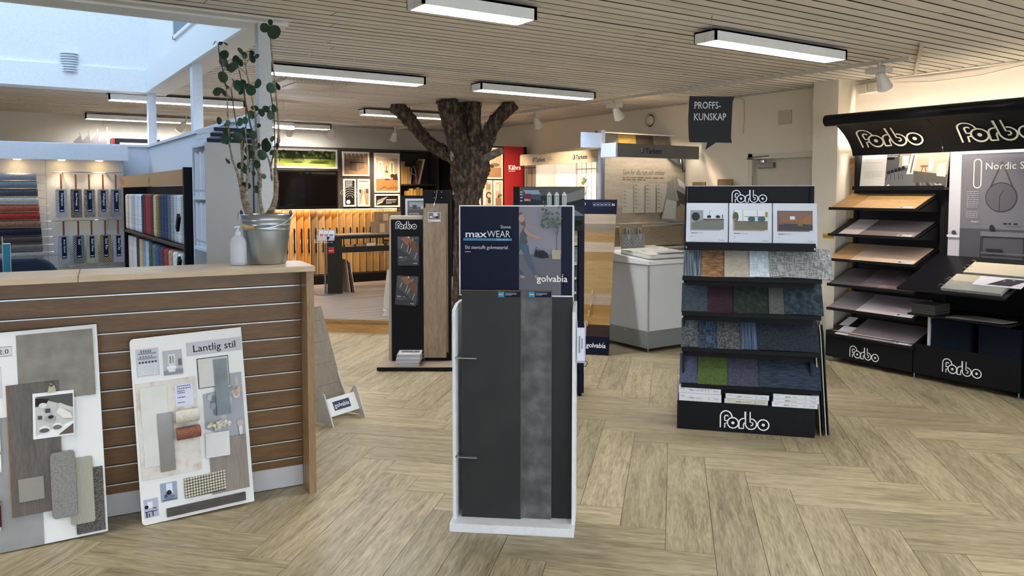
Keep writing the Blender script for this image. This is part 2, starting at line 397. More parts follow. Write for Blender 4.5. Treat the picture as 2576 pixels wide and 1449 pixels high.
for i in range(12):
    z0 = 1.142 - i * .0968 if i < 11 else .120
    z1 = 1.220 if i == 0 else 1.142 - (i - 1) * .0968 - .012
    if i == 11: z1 = 1.142 - 10 * .0968 - .012
    m = MB().box(-3.2, -.041, .145, .164, z0, z1); m.build('slat', oak_front, ct)
    if i < 11:
        MB().box(-3.2, -.042, .150, .163, z0 - .012, z0 - .009).box(-3.2, -.042, .1455, .152, z0 - .012, z0 - .0065).build('rail', flat('#d8dadc', 0.22, 0.9), ct)
bx('work_desk', (-3.2, -.05, .34, 1.0, .72, .75), oak_top, ct)
# boards leaning on the counter
def board(name, label, loc, rz, tilt, w, h, rad=0.0, roll=0, x0=0):
    t = thing(name, label, 'mood board', loc, rz, -tilt, roll=roll)
    poly = [(x0, 0), (w, 0), (w, h), (x0, h)]
    if rad: poly = arc(rad, rad, rad, 180, 270, 4) + [(w, 0), (w, h)] + arc(rad, h - rad, rad, 90, 180, 4)
    MB().prism(poly, 0, .006, 'y').build('backing_board', flat('#ebebe8', 0.45), t); return t
def slab(p, name, x0, z0, x1, z1, th, m, y=0.0, bev=0.001, rad=0, roll=0, lab=None):
    w, h = x1 - x0, z1 - z0; mb = MB()
    if rad: mb.prism(arc(rad, rad, rad, 180, 270, 4) + arc(w - rad, rad, rad, 270, 360, 4) + arc(w - rad, h - rad, rad, 0, 90, 4) + arc(rad, h - rad, rad, 90, 180, 4), -th, 0, 'y')
    else: mb.box(0, w, -th, 0, 0, h)
    o = mb.build(name, m, p, bevel=bev, loc=(x0, y - .0005, z0), rot=(0, R_(roll), 0))
    if lab: o['label'] = lab
    return o
mb1 = board('mood_board', 'white mood board headed Lantlig stil with tiles, yarn rolls and wallpaper, leaning on the counter', (.554, 4.160, .003), -2, 8.2, .54, .92, .02, roll=-1.5)
def room_print(p, x0, z0, w, h, kind, roll=0, y=0):
    I = []
    if kind == 0: I = [('r', 0, 0, w, h, '#c8cad0'), ('r', .1 * w, .62 * h, .9 * w, .68 * h, '#8d9099'), ('r', .1 * w, .8 * h, .9 * w, .84 * h, '#7d8088'), ('r', .06 * w, .05 * h, .94 * w, .45 * h, '#e4e5e9')] + \
        [('r', (.08 + .22 * i) * w, .08 * h, (.27 + .22 * i) * w, .42 * h, '#d3d4d9') for i in range(4)] + [('c', (.15 + .14 * i) * w, .51 * h, .045 * w, '#33363f') for i in range(6)] + [('c', (.2 + .12 * i) * w, .72 * h, .03 * w, '#4a4d55') for i in range(5)] + [('r', (.22 + .1 * i) * w, .86 * h, (.27 + .1 * i) * w, .95 * h, '#5b5e66') for i in range(5)]
    if kind == 1: I = [('r', 0, 0, w, h, '#b6b8bd'), ('r', .28 * w, .42 * h, .62 * w, .82 * h, '#eef2f2'), ('r', .33 * w, .46 * h, .43 * w, .78 * h, '#7f8c7a'), ('r', .47 * w, .46 * h, .57 * w, .78 * h, '#93a08c'), ('r', 0, 0, w, .2 * h, '#8b8d92'), ('c', .42 * w, .3 * h, .25 * w, '#f2f3f4', .1 * h), ('r', .25 * w, .12 * h, .6 * w, .28 * h, '#e7e8ea'), ('r', .78 * w, .35 * h, .95 * w, .62 * h, '#5f6067')]
    if kind == 2: I = [('r', 0, 0, w, h, '#9aa3b8'), ('r', .35 * w, .4 * h, .72 * w, .95 * h, '#dfe6ee'), ('c', .5 * w, .45 * h, .16 * w, '#1f2c2c'), ('c', .52 * w, .22 * h, .34 * w, '#6c7d96', .12 * h), ('r', .1 * w, .05 * h, .95 * w, .1 * h, '#3c4a66'), ('c', .3 * w, .3 * h, .1 * w, '#34425c')]
    if kind == 3: I = [('r', 0, 0, w, h, '#b3b4cc'), ('r', .25 * w, .5 * h, .6 * w, .85 * h, '#e8eaf0'), ('c', .18 * w, .58 * h, .14 * w, '#1a2a24'), ('r', .05 * w, .3 * h, .9 * w, .34 * h, '#2e2e3c'), ('r', .12 * w, .02 * h, .2 * w, .3 * h, '#23232f'), ('r', .55 * w, .05 * h, .62 * w, .3 * h, '#33333f'), ('r', .3 * w, .02 * h, .36 * w, .22 * h, '#2a2a36'), ('r', .6 * w, .44 * h, .85 * w, .52 * h, '#7b5a5a')]
    if kind == 4: I = [('r', 0, 0, w, h, '#f1f1ef'), ('p', [(.06 * w, .07 * h), (.97 * w, .32 * h), (.97 * w, .62 * h), (.5 * w, .93 * h), (.06 * w, .78 * h)], '#c4c6c1'), ('p', [(.05 * w, .92 * h), (.97 * w, .62 * h), (.97 * w, .93 * h)], '#4a4845'), ('p', [(.06 * w, .9 * h), (.06 * w, .7 * h), (.3 * w, .72 * h), (.4 * w, .85 * h)], '#23211f'),
        ('p', [(.6 * w, .04 * h), (.97 * w, .04 * h), (.97 * w, .26 * h)], '#5b4b43'), ('c', .27 * w, .2 * h, .13 * w, '#eceae4', .07 * h), ('c', .27 * w, .17 * h, .12 * w, '#55534d', .05 * h), ('c', .58 * w, .24 * h, .12 * w, '#eceae4', .07 * h), ('c', .58 * w, .21 * h, .11 * w, '#6d6a62', .05 * h), ('c', .42 * w, .42 * h, .13 * w, '#a9a49a', .08 * h), ('c', .43 * w, .45 * h, .07 * w, '#2c2b29', .04 * h),
        ('p', [(.55 * w, .55 * h), (.72 * w, .4 * h), (.96 * w, .38 * h), (.9 * w, .5 * h), (.65 * w, .66 * h)], '#e6e2d8'), ('p', [(.6 * w, .66 * h), (.95 * w, .52 * h), (.93 * w, .62 * h), (.65 * w, .75 * h)], '#d2cdc2'), ('c', .24 * w, .72 * h, .1 * w, '#dedbd3', .06 * h), ('r', .3 * w, .55 * h, .42 * w, .64 * h, '#3a3937'), ('r', .12 * w, .42 * h, .22 * w, .5 * h, '#3a3937')]
    return art('photo_print', w, h, I, p, loc=(x0, -.001 - y, z0), rot=(0, R_(roll), 0), base='#eeeeec')
room_print(mb1, .023, .727, .105, .138, 0); room_print(mb1, .146, .718, .092, .124, 1); room_print(mb1, .092, .094, .078, .092, 2); room_print(mb1, .013, .034, .066, .09, 3)
art('title_label', .276, .070, [('t', 'Lantlig stil', .03, .018, .052, '#1b1b1d', {'b': .006, 'fit': .215})], mb1, loc=(.260, -.0012, .800), base='#c4c4c8')
slab(mb1, 'marble_tile', .012, .218, .293, .695, .006, tex('noise', '#c9b7a2', '#e2ddd4', 18, .5, c3='#dcd6cc'), rad=.004)
slab(mb1, 'white_panel', .029, .277, .153, .673, .005, tex('noise', '#d8d6d0', '#e2e0da', 9, .5), y=-.006)
slab(mb1, 'glazed_tile', .099, .244, .169, .534, .006, tex('noise', '#847f79', '#938e88', 6, .12), y=-.012)
art('paper_note', .088, .113, [('lines', .012, .1, .078, 3, .012, .005, '#555a80'), ('lines', .012, .066, .078, 1, .012, .005, '#555a80'), ('lines', .012, .044, .078, 1, .01, .005, '#555a80'), ('lines', .012, .018, .07, 1, .01, .005, '#555a80')], mb1, loc=(.19, -.0085, .552), base='#d9dcec')
for (zc, r, c) in ((.505, .034, ('#c9c3b4', '#dcd7ca')), (.420, .031, ('#7e4d3f', '#9c6350'))):
    yr = MB().tube([(.182, -.036, zc), (.235, -.04, zc), (.292, -.036, zc)], r, 14)
    o = yr.build('carpet_roll', tex('noise', c[0], c[1], 90, .95, bump=.8), mb1, smooth=True)
    MB().tube([(.235, -.07, zc + .01), (.24, -.078, zc - .005), (.255, -.078, zc - .02), (.268, -.074, zc - .008), (.262, -.072, zc + .004)], .0016, 5).build('string', flat(c[1], .9), o)
slab(mb1, 'framed_tile', .306, .626, .462, .782, .004, flat('#3b3a38', .5)); slab(mb1, 'cream_tile', .310, .63, .458, .778, .006, tex('noise', '#c9c7bf', '#d4d2ca', 12, .4), y=-.003)
wp = [('p', [(.13, 0.0), (.2, .0), (.2, .33), (.14, .33), (.14, .26), (0, .24), (0, .06)], '#a3a8ad')]
for i in range(26):
    rr2 = random.Random(i); u, v = rr2.uniform(.02, .18), rr2.uniform(.03, .24 if i % 2 else .3); a = rr2.uniform(0, 3)
    if u < .14 and v > .22: continue
    wp.append(('c', u, v, rr2.uniform(.008, .018), ['#d6d8d8', '#8b9299', '#c3b2a8', '#6d757d', '#b9bec1'][i % 5], rr2.uniform(.014, .03)))
wp += [('c', .165, .225, .012, '#c29a85', .018), ('c', .178, .24, .01, '#d2ac93', .015)]
art('wallpaper_sample', .2, .33, wp, mb1, loc=(.323, -.001, .355), base=None)
slab(mb1, 'blue_glazed_tile', .385, .478, .452, .768, .006, tex('noise', '#6f797f', '#88949a', 8, .1, (1, 1, 1)), y=-.010)
fl = MB()
for i in range(26):
    rr2 = random.Random(90 + i); a = rr2.uniform(0, 6.28); rd = rr2.uniform(.005, .05); px, pz = .385 + rd * math.cos(a) * 1.1, .43 + rd * .62 * math.sin(a)
    M = Matrix.Translation((px, -.018 - rr2.uniform(0, .012), pz)) @ Matrix.Rotation(a, 4, 'Y') @ Matrix.Rotation(rr2.uniform(-.8, .8), 4, 'X')
    fl.add([(0, 0, 0), (.014, -.004, .008), (.02, .002, 0), (.014, -.004, -.008), (0, -.002, -.010), (0, -.002, .010)], [(0, 4, 3, 2, 1, 5)], 0, M)
tag(fl.build('paper_flower', flat('#d8d3c0', .8), mb1), kind='stuff')
slab(mb1, 'oak_sample', .334, .08, .521, .358, .008, tex('wood', '#7b7065', '#948a7e', 4, .45, (8, 8, 1), bump=.1))
slab(mb1, 'white_tile', .316, .27, .434, .396, .007, tex('noise', '#d3d3d1', '#dededb', 8, .3), y=-.009, roll=2)
wv = MB()
for i in range(15):
    for k in range(7): wv.lathe([(.0012, -.0035), (.0062, -.002), (.0062, .002), (.0012, .0035)], 6, 0, Matrix.Translation((.2095 + i * .0134, -.012, .098 + k * .0142 + .0005 * i)) @ Matrix.Rotation(R_(90), 4, 'X'))
MB().box(.203, .402, -.0095, -.0085, .09, .19).build('rug_backing', flat('#5c5647', .9), mb1)
tag(wv.build('rug_loops', flat('#cfc9b4', .95), mb1, smooth=True), kind='stuff')
slab(mb1, 'dark_wood_strip', .114, .018, .497, .06, .012, tex('wood', '#2d2924', '#5a5148', 6, .5, (1, 8, 12), bump=.6))
mb2 = board('mood_board', 'white mood board cut by the left edge, with stone, dark wood and rug samples', (-.034, 4.2, .003), -4, 9.5, .44, 1.0, 0, roll=-1.2, x0=-.31)
art('title_label', .23, .047, [('t', 'Industriskt 2.0', .015, .013, .03, '#222226', {'fit': .20, 'b': .004}), ('s', [(.002, .002), (.228, .002), (.228, .045), (.002, .045)], .0015, '#333333', True)], mb2, loc=(-.145, -.001, .887), base='#d6d6d6')
art('paper_note', .15, .145, [('lines', .012, .12, .14, 1, .012, .007, '#7a5a72'), ('lines', .03, .08, .145, 1, .012, .007, '#7a5a72'), ('lines', .02, .045, .145, 1, .012, .007, '#7a5a72')], mb2, loc=(-.112, -.001, .697), base='#cfcfd3')
stone = tex('noise', '#77726a', '#8d877e', 14, .55, c3='#827c73')
slab(mb2, 'stone_tile', .102, .66, .42, .98, .008, stone)
slab(mb2, 'concrete_panel', -.3, .0, .175, .607, .005, tex('noise', '#8b8c8a', '#9b9c99', 7, .6))
slab(mb2, 'dark_oak_sample', .056, .148, .264, .751, .009, tex('wood', '#4d443d', '#6d625a', 4, .5, (8, 8, 1), bump=.1), y=-.006)
MB().box(.0525, .056, -.014, -.006, .148, .751).build('sample_edge', flat('#a06a33', .7), mb2)
cp = MB().lathe([(.0, -.006), (.011, -.006), (.013, 0), (.011, .006), (0, .006)], 12, 0, Matrix.Translation((.236, -.024, .735)) @ Matrix.Rotation(R_(90), 4, 'Y')).prism([(.218, .695), (.255, .695), (.248, .728), (.226, .728)], -.022, -.018, 'y')
cp.build('bulldog_clip', flat('#8f8568', .3, .8), mb2, smooth=True)
room_print(mb2, .152, .488, .17, .212, 4, roll=1.5, y=.018)
slab(mb2, 'cabinet_door_sample', .085, .212, .186, .316, .009, flat('#8d8980', .55), y=-.016)
slab(mb2, 'black_rug_sample', .309, .012, .431, .313, .008, tex('weave', '#2f2d2c', '#87827d', 120, .95, bump=.8), y=-.001)
slab(mb2, 'ribbed_rug_sample', .289, .062, .389, .371, .010, tex('stripe', '#a9a594', '#cfccbd', 55, .95, bump=.8), y=-.009, rad=.01)
slab(mb2, 'grey_rug_sample', .214, .108, .318, .413, .018, tex('noise', '#7d7b78', '#96938f', 120, .98, bump=.9), y=-.018, rad=.018, bev=.004)
for k, (a, b) in enumerate(((.363, .443), (.455, .53), (.54, .621))):
    t_ = MB().prism([(-.16, a), (.022, a), (.022, b), (-.16, b)], -.014, -.006).prism([(-.15, a + .012), (.010, a + .012), (.010, b - .012), (-.15, b - .012)], -.02, -.014)
    t_.build('bevelled_tile', flat('#e6e4df', .15), mb2)
MB().tube([(.0085, -.022, .102), (.0085, -.022, .125)], .007, 10).tube([(.0085, -.022, .215), (.0085, -.022, .237)], .007, 10).build('handle_mount', flat('#c9c9c9', .15, 1), mb2, smooth=True)
MB().tube([(.0085, -.024, .12), (.0085, -.024, .222)], .0055, 10).build('leather_handle', flat('#4b1a12', .4), mb2, smooth=True)
# zinc bucket, spray bottle, plant on the counter top (z 1.252)
ZT = 1.253
zinc = tex('noise', '#8d9296', '#aab0b4', 4, 0.32, (1, 1, .3), metal=0.85)
bk = thing('zinc_bucket', 'galvanised zinc bucket with wooden grip handle on the counter end', 'bucket', (1.25, 4.38, ZT), rz=-33.35)
pf = [(.0, .004), (.098, .0), (.102, .004), (.124, .185)]
for zz in (.185, .21, .235): pf += [(.102 + .032 * zz / .27 + .000, zz), (.102 + .032 * zz / .27 + .003, zz + .006), (.102 + .032 * zz / .27 + .001, zz + .012)]
pf += [(.135, .268), (.139, .272), (.137, .276), (.133, .272), (.1, .02), (.0, .02)]
MB().lathe(pf, 40).build('body', zinc, bk, smooth=True)
for s in (-1, 1):
    MB().tube([(s * .136, 0, .262 + .0), (s * .142, -.004, .285), (s * .138, -.006, .297), (s * .132, -.004, .285), (s * .134, 0, .268)], .004, 8).build('ear', flat('#3f454b', .4, .8), bk, smooth=True)
pts = [(s * .001, 0, 0) for s in ()]
hp = []
for i in range(17):
    a = math.pi * i / 16; x = -.152 * math.cos(a) if abs(math.cos(a)) < .93 else -.152 * math.cos(a); hp.append((x, -.13 * math.sin(a) - .004, .285 - .085 * math.sin(a) ** .8))
MB().tube(hp, .0025, 6).build('bail', flat('#cdd2d6', .25, .9), bk, smooth=True)
MB().tube([(-.095, -.112, .214), (-.06, -.126, .205), (-.028, -.134, .204)], .0105, 12).build('grip', tex('wood', '#b48f55', '#c9a86c', 12, .5), bk, smooth=True)
MB().lathe([(.0, .255), (.05, .258), (.12, .25), (.127, .24)], 24).build('soil', tex('noise', '#2a221a', '#4a3d2e', 60, .95), bk)
bo = thing('spray_bottle', 'translucent white plastic pump bottle in front of the zinc bucket', 'bottle', (1.092, 4.362, ZT), rz=-33)
bod = [(.0, .002), (.038, .0), (.043, .006), (.044, .02), (.043, .125), (.036, .145), (.020, .160), (.014, .166), (.014, .17), (0, .17)]
M = Matrix.Scale(.72, 4, (0, 1, 0))
MB().lathe(bod, 28, 0, M).build('body', flat('#dfe4ec', .35, trans=.25), bo, smooth=True)
MB().lathe([(.016, .163), (.0165, .182), (.012, .184), (.009, .192), (0, .192)], 16).build('cap', flat('#e2e6ea', .4), bo, smooth=True)
MB().lathe([(.004, .19), (.004, .207), (.0, .207)], 10).tube([(.012, 0, .206), (0, 0, .209), (-.024, -.002, .204)], [.005, .0055, .003], 8).build('pump', flat('#e4e8ee', .35), bo, smooth=True)
pl = thing('potted_plant', 'tall leggy plant with round dark green leaves growing from the zinc bucket', 'plant', (1.25, 4.38, ZT), rz=-33.35)
def pp(x, y, d=0): return ((x - 668) / 452, d, (665 - y) / 452)
bark = tex('noise', '#5d4e3c', '#a39681', 28, .85, (1, 1, 2), bump=.8, c3='#83745f')
barkd = tex('noise', '#2b2620', '#5d5243', 60, .85, bump=.4)
stems = [([(630, 546, -.02), (626, 530, -.03), (619, 510, -.03), (617, 490, -.03), (614, 470, -.03)], [.023, .022, .019, .020, .012], 0),
 ([(614, 495, -.03), (606, 440, -.05), (596, 410, -.06), (589, 370, -.06), (586, 300, -.06), (583, 233, -.05)], [.010, .007, .006, .005, .004, .003], 0),
 ([(613, 492, -.03), (612, 440, -.02), (614, 400, -.02), (613, 372, -.02), (613, 358, -.02)], [.010, .008, .008, .009, .008], 0),
 ([(613, 372, -.02), (605, 355, 0), (598, 320, 0), (590, 280, .01), (585, 234, .01)], [.006, .004, .003, .003, .003], 1),
 ([(614, 385, -.02), (621, 360, -.03), (626, 320, -.03), (625, 290, -.02), (622, 232, -.02)], [.005, .003, .003, .003, .002], 1),
 ([(583, 236, -.05), (576, 205, -.04), (572, 190, -.03), (564, 155, -.03), (561, 122, -.03)], [.003, .003, .003, .003, .0025], 1),
 ([(660, 546, .0), (655, 520, .0), (652, 495, .0), (654, 470, 0), (655, 440, .0), (646, 425, 0), (643, 400, 0), (644, 370, 0), (641, 356, 0)], [.012, .010, .010, .010, .010, .009, .008, .008, .008], 0),
 ([(641, 358, 0), (632, 330, .02), (624, 300, .03), (616, 260, .03), (610, 220, .03), (602, 182, .03)], [.005, .0045, .004, .004, .003, .003], 1),
 ([(648, 378, .0), (652, 340, -.03), (651, 300, -.04), (644, 250, -.05), (634, 200, -.05), (627, 152, -.05)], [.005, .0045, .004, .004, .003, .003], 0),
 ([(668, 546, .02), (681, 525, .03), (688, 500, .03), (690, 475, .03), (690, 457, .03)], [.019, .018, .015, .013, .016], 0),
 ([(690, 460, .03), (690, 420, .02), (694, 380, .02), (699, 357, .02), (700, 340, .02), (700, 290, .01), (697, 240, .0), (693, 190, .0), (688, 140, .0), (685, 96, .0)], [.010, .008, .007, .010, .006, .005, .005, .0045, .004, .003], 0),
 ([(677, 458, .05), (675, 430, .05), (673, 415, .05), (664, 385, .04), (656, 366, .04)], [.006, .006, .006, .004, .004], 0),
 ([(675, 418, .05), (684, 372, .06), (683, 300, .07), (678, 262, .07), (674, 234, .07)], [.004, .003, .003, .003, .003], 1),
 ([(651, 500, .02), (645, 450, .04), (642, 420, .05), (637, 400, .05)], [.003, .002, .002, .002], 1),
 ([(629, 490, -.06), (632, 440, -.06), (634, 405, -.06), (630, 330, -.07)], [.008, .006, .005, .003], 0)]
for pts, rs, k in stems:
    MB().tube([pp(*p) for p in pts], rs, 8).build('stem', bark if k == 0 else barkd, pl, smooth=True)
leafm = [tex('noise', '#0f2a1d', '#1e4330', 9, .38, rnd=.9), tex('noise', '#123022', '#27523a', 9, .4, rnd=.9)]
leafm2 = tex('noise', '#3e4a1c', '#5a6530', 9, .45)
leaves = [(562, 118, 7), (570, 117, 7), (553, 120, 7), (580, 150, 17), (572, 165, 16), (578, 176, 12), (602, 160, 15), (612, 166, 14), (596, 182, 15), (607, 178, 15), (588, 158, 10), (626, 150, 11), (640, 155, 17), (620, 142, 12), (637, 140, 10), (645, 146, 9),
 (576, 205, 19), (597, 219, 20), (565, 219, 14), (549, 236, 17), (571, 240, 18), (612, 213, 12), (590, 210, 13), (662, 221, 16), (611, 235, 13), (630, 226, 13), (648, 238, 18), (696, 232, 17), (702, 224, 13), (640, 229, 9), (697, 92, 24), (678, 84, 18), (669, 82, 10), (684, 66, 10), (694, 72, 10),
 (647, 279, 13), (640, 295, 14), (676, 276, 11), (684, 284, 13), (694, 279, 14), (667, 291, 13), (678, 293, 15), (560, 310, 12), (575, 315, 12), (590, 317, 9), (608, 312, 14), (628, 310, 12), (643, 318, 10), (572, 334, 15), (558, 352, 16), (586, 360, 17), (597, 344, 14), (613, 352, 18), (616, 335, 14), (632, 338, 11), (645, 345, 15), (672, 371, 22), (660, 358, 13), (630, 380, 16), (634, 392, 15), (688, 388, 9), (671, 395, 17),
 (586, 410, 12), (604, 420, 16), (612, 400, 11), (618, 410, 13), (627, 431, 15), (658, 418, 15), (645, 440, 8), (648, 452, 9), (667, 447, 9), (624, 470, 16), (641, 479, 13), (648, 465, 10), (662, 372, 9), (694, 355, 10), (700, 370, 8)]
lfc = {}; pet = MB(); spts = [Vector(pp(*q)) for st_ in stems for q in st_[0]]; spts += [(Vector(pp(*a_)) + Vector(pp(*b_))) / 2 for st_ in stems for a_, b_ in zip(st_[0], st_[0][1:])]
for i, (x, y, r) in enumerate(leaves):
    r = r * .74
    rr2 = random.Random(i + 5); L = r / 452 * 1.05; key = round(L, 3)
    if key not in lfc:
        m = MB(); ring = [(L * .86 * math.cos(a), .18 * L * (math.cos(a) ** 2), L * math.sin(a) * 1.02) for a in [k * math.pi / 7 for k in range(14)]]
        m.add([(0, -.05 * L, 0)] + ring, [(0, 1 + k, 1 + (k + 1) % 14) for k in range(14)])
        me = bpy.data.meshes.new('leaf'); me.from_pydata(m.v, [], m.f); me.polygons.foreach_set('use_smooth', [True] * 14); lfc[key] = me
    me = lfc[key]
    if not me.materials: me.materials.append(leafm[i % 2])
    o = bpy.data.objects.new('leaf', me); COL.objects.link(o); o.parent = pl; o.location = pp(x, y, rr2.uniform(-.09, .06) if r < 15 else rr2.uniform(-.06, .02))
    lp = Vector(o.location); np_ = min(spts, key=lambda q: (q - lp).length + (.04 if q.z > lp.z else 0)); pet.tube([np_, (np_ + lp) / 2 + Vector((0, 0, .012)), lp], .0013, 5)
    fl_ = 1.1 if r < 10 else .65
    o.rotation_euler = (rr2.uniform(-fl_, fl_) + .25, rr2.uniform(-.6, .6), rr2.uniform(-fl_, fl_))
    pk = MB()
tag(pet.build('petioles', barkd, pl), kind='stuff')
# small plywood stand with herringbone sample panel, beyond the counter
sp = thing('sample_stand', 'plywood foot stand with a leaning grey herringbone panel and white logo strip', 'display stand', (1.926, 5.209, 0), rz=23)
ply = flat('#cdc8bd', .6)
for x in (0, .315):
    MB().prism([(0, 0), (.05, .0), (.06, .012), (.24, .012), (.25, 0), (.42, 0), (.42, .12), (.33, .30), (.28, .30), (.20, .14), (.17, .14), (.11, .22), (.09, .22)], x, x + .012, 'x').build('wing', ply, sp)
hz = MB().box(0, .45, 0, .008, 0, .80).build('sample_panel', tex('wood', '#857b6c', '#9d9383', 5, .5, (6, 6, 2), bump=.1), sp, loc=(-.12, .19, .03), rot=(R_(-20), 0, 0))
gr = MB()
for k in range(5):
    for s in (0, 1): gr.add([(0.02 + s * .2, -.001, .05 + k * .16), (.22 + s * .2, -.001, .05 + k * .16 + (.13 if s == 0 else -.0)), (.22 + s * .2, -.001, .053 + k * .16 + (.13 if s == 0 else 0)), (0.02 + s * .2, -.001, .053 + k * .16)], [(0, 1, 2, 3)])
tag(gr.build('joint_line', flat('#6d6455', .7), hz), kind='stuff')
art('brand_strip', .303, .13, [('r', .075, .035, .235, .1, '#34405f'), ('t', 'golvabia', .155, .055, .045, '#f2f2f2', {'al': .5, 'b': .01, 'fit': .14})], sp, loc=(.012, .055, .055), rot=(R_(-26), 0, 0), base='#eef0f2', th=.006)
# ================================================================ FREE-STANDING DISPLAYS IN THE MIDDLE
class Fr:
    def __init__(s, x, y, rz): s.x, s.y, s.rz = x, y, rz; s.c, s.s = math.cos(R_(rz)), math.sin(R_(rz))
    def at(s, x, y, z=0): return (s.x + x * s.c - y * s.s, s.y + x * s.s + y * s.c, z)
def lay(fr, name, label, cat, x, y, z, w, d, th, mat, slope=0, yaw=0, group=None, bend=0, bev=0):
    """sheet lying with its front edge at local (x, y, z), w wide, d deep along the slope"""
    mb = MB()
    if bend:
        n = 6
        for i in range(n):
            a, b = i / n, (i + 1) / n; za, zb = bend * a * a, bend * b * b
            mb.add([(a * w, 0, -za * .6), (b * w, 0, -zb * .6), (b * w, d, -zb), (a * w, d, -za), (a * w, 0, th - za * .6), (b * w, 0, th - zb * .6), (b * w, d, th - zb), (a * w, d, th - za)], [(0, 3, 2, 1), (4, 5, 6, 7), (0, 1, 5, 4), (2, 3, 7, 6)] + ([(0, 4, 7, 3)] if i == 0 else []) + ([(1, 2, 6, 5)] if i == n - 1 else []))
    else: mb.box(0, w, 0, d, 0, th)
    o = mb.build(name, mat, None, bevel=bev, loc=fr.at(x, y, z), rot=(R_(slope), 0, R_(fr.rz + yaw)))
    return tag(o, label, cat, group)
def hang(fr, fn, x, y, z, tilt=0, yaw=0):
    """place a top-level art sheet made by fn() standing in the frame"""
    o = fn; o.location = fr.at(x, y, z); o.rotation_euler = (R_(-tilt), 0, R_(fr.rz + yaw)); return o
navy = flat('#090e22', 0.4); navy2 = '#060c28'
# --- white and navy stone floor stand in the centre
F1 = Fr(1.824, 3.296, -39.9)
t = thing('floor_display', 'white framed stand with navy Stone header and tall dark stone boards, front centre', 'display stand', F1.at(0, 0), rz=F1.rz)
wl = tex('noise', '#e0e2e4', '#e6e8ea', 40, .45)
bx('base', (-.012, .592, -.035, .26, 0, .042), wl, t, .002)
for x in (-.004, .578):
    MB().prism([(.015, .042), (.24, .042), (.24, 1.10), (.10, 1.10), (.015, 1.078)], x, x + .016, 'x').build('side_panel', wl, t, bevel=.001)
bx('back_panel', (.012, .578, .22, .236, .042, 1.58), wl, t)
bx('header_frame', (.018, .579, .09, .105, 1.14, 1.585), flat('#e4e4e4', .4), t)
W_, H_ = .549, .432
I = [('r', .290, 0, .495, H_, '#85828f'), ('r', .290, 0, .495, .20, '#5f5e68'), ('s', [(.30, .335), (.42, .335)], .0025, '#9a8b80'), ('s', [(.302, .34), (.35, .34)], .003, '#9a8b80')]
I += [('p', [(.296, .30), (.316, .335), (.335, .27), (.325, .24), (.335, .22), (.30, .222), (.292, .25)], '#3f4a4a'), ('p', [(.304, .405), (.292, .40), (.291, .37), (.300, .345), (.322, .33), (.318, .36)], '#6a4030'), ('c', .302, .375, .014, '#b48a78', .02), ('p', [(.316, .335), (.345, .305), (.375, .29), (.40, .285), (.398, .275), (.37, .277), (.335, .29), (.316, .31)], '#b08672'),
      ('p', [(.292, .255), (.335, .245), (.345, .19), (.365, .14), (.378, .10), (.366, .10), (.34, .14), (.32, .19), (.30, .23), (.291, .21)], '#3d536b'), ('p', [(.366, .10), (.378, .10), (.385, .085), (.40, .075), (.38, .073), (.368, .085)], '#a97f6b'), ('p', [(.291, .13), (.31, .105), (.318, .095), (.296, .10)], '#33465c'), ('p', [(.296, .10), (.318, .095), (.322, .085), (.30, .083)], '#a97f6b')]
I += [('p', [(.365, .19), (.372, .225), (.385, .218), (.41, .22), (.43, .205), (.436, .185), (.40, .18)], '#29262e'), ('s', [(.368, .2), (.376, .238), (.392, .22)], .003, '#29262e')]
I += [('p', [(.452, .178), (.492, .178), (.494, .222), (.450, .222)], '#a69c82'), ('s', [(.474, .222), (.474, .28), (.478, .33)], .003, '#4a4035'), ('s', [(.476, .29), (.46, .32), (.446, .345)], .0016, '#4a4035'), ('s', [(.477, .30), (.49, .34)], .0016, '#4a4035')]
rr2 = random.Random(4)
for k in range(70): I.append(('c', rr2.uniform(.405, .494), .33 + abs(rr2.gauss(0, .05)), rr2.uniform(.003, .007), rr2.choice(['#43573a', '#5a6d4c', '#35482f', '#6d7d5f'])))
I += [('c', .34, .28, .008, '#8d8378', .012), ('t', 'Stone', .205, .328, .022, '#d9dbe2', {}), ('t', 'max', .033, .285, .046, '#d9dbe2', {'b': .02, 'fit': .107}), ('t', 'WEAR', .141, .285, .046, '#d9dbe2', {'fit': .112}), ('r', .025, .268, .262, .280, '#3a7da8'), ('t', 'made in Sweden', .187, .271, .009, '#d5e6f0', {}), ('t', 'Ett stentufft golvmaterial', .033, .228, .024, '#d9dbe2', {'fit': .208}), ('r', .033, .213, .061, .2155, '#d9dbe2'),
      ('t', 'golvabia', .382, .073, .045, '#f0f0f0', {'b': .012, 'fit': .147}), ('p', [(.501, .11), (.513, .11), (.507, .103)], '#c99b62')]
art('header_print', W_, H_, I, t, loc=(.0245, .0895, 1.147), base=navy2, rough=.35)
stn = [tex('noise', '#1e2021', '#272929', 5, .55, c3='#222424'), tex('noise', '#414143', '#6b6a6a', 12, .5, c3='#545354'), tex('noise', '#0e1013', '#15171b', 6, .45)]
brownedge = flat('#7d6446', .7)
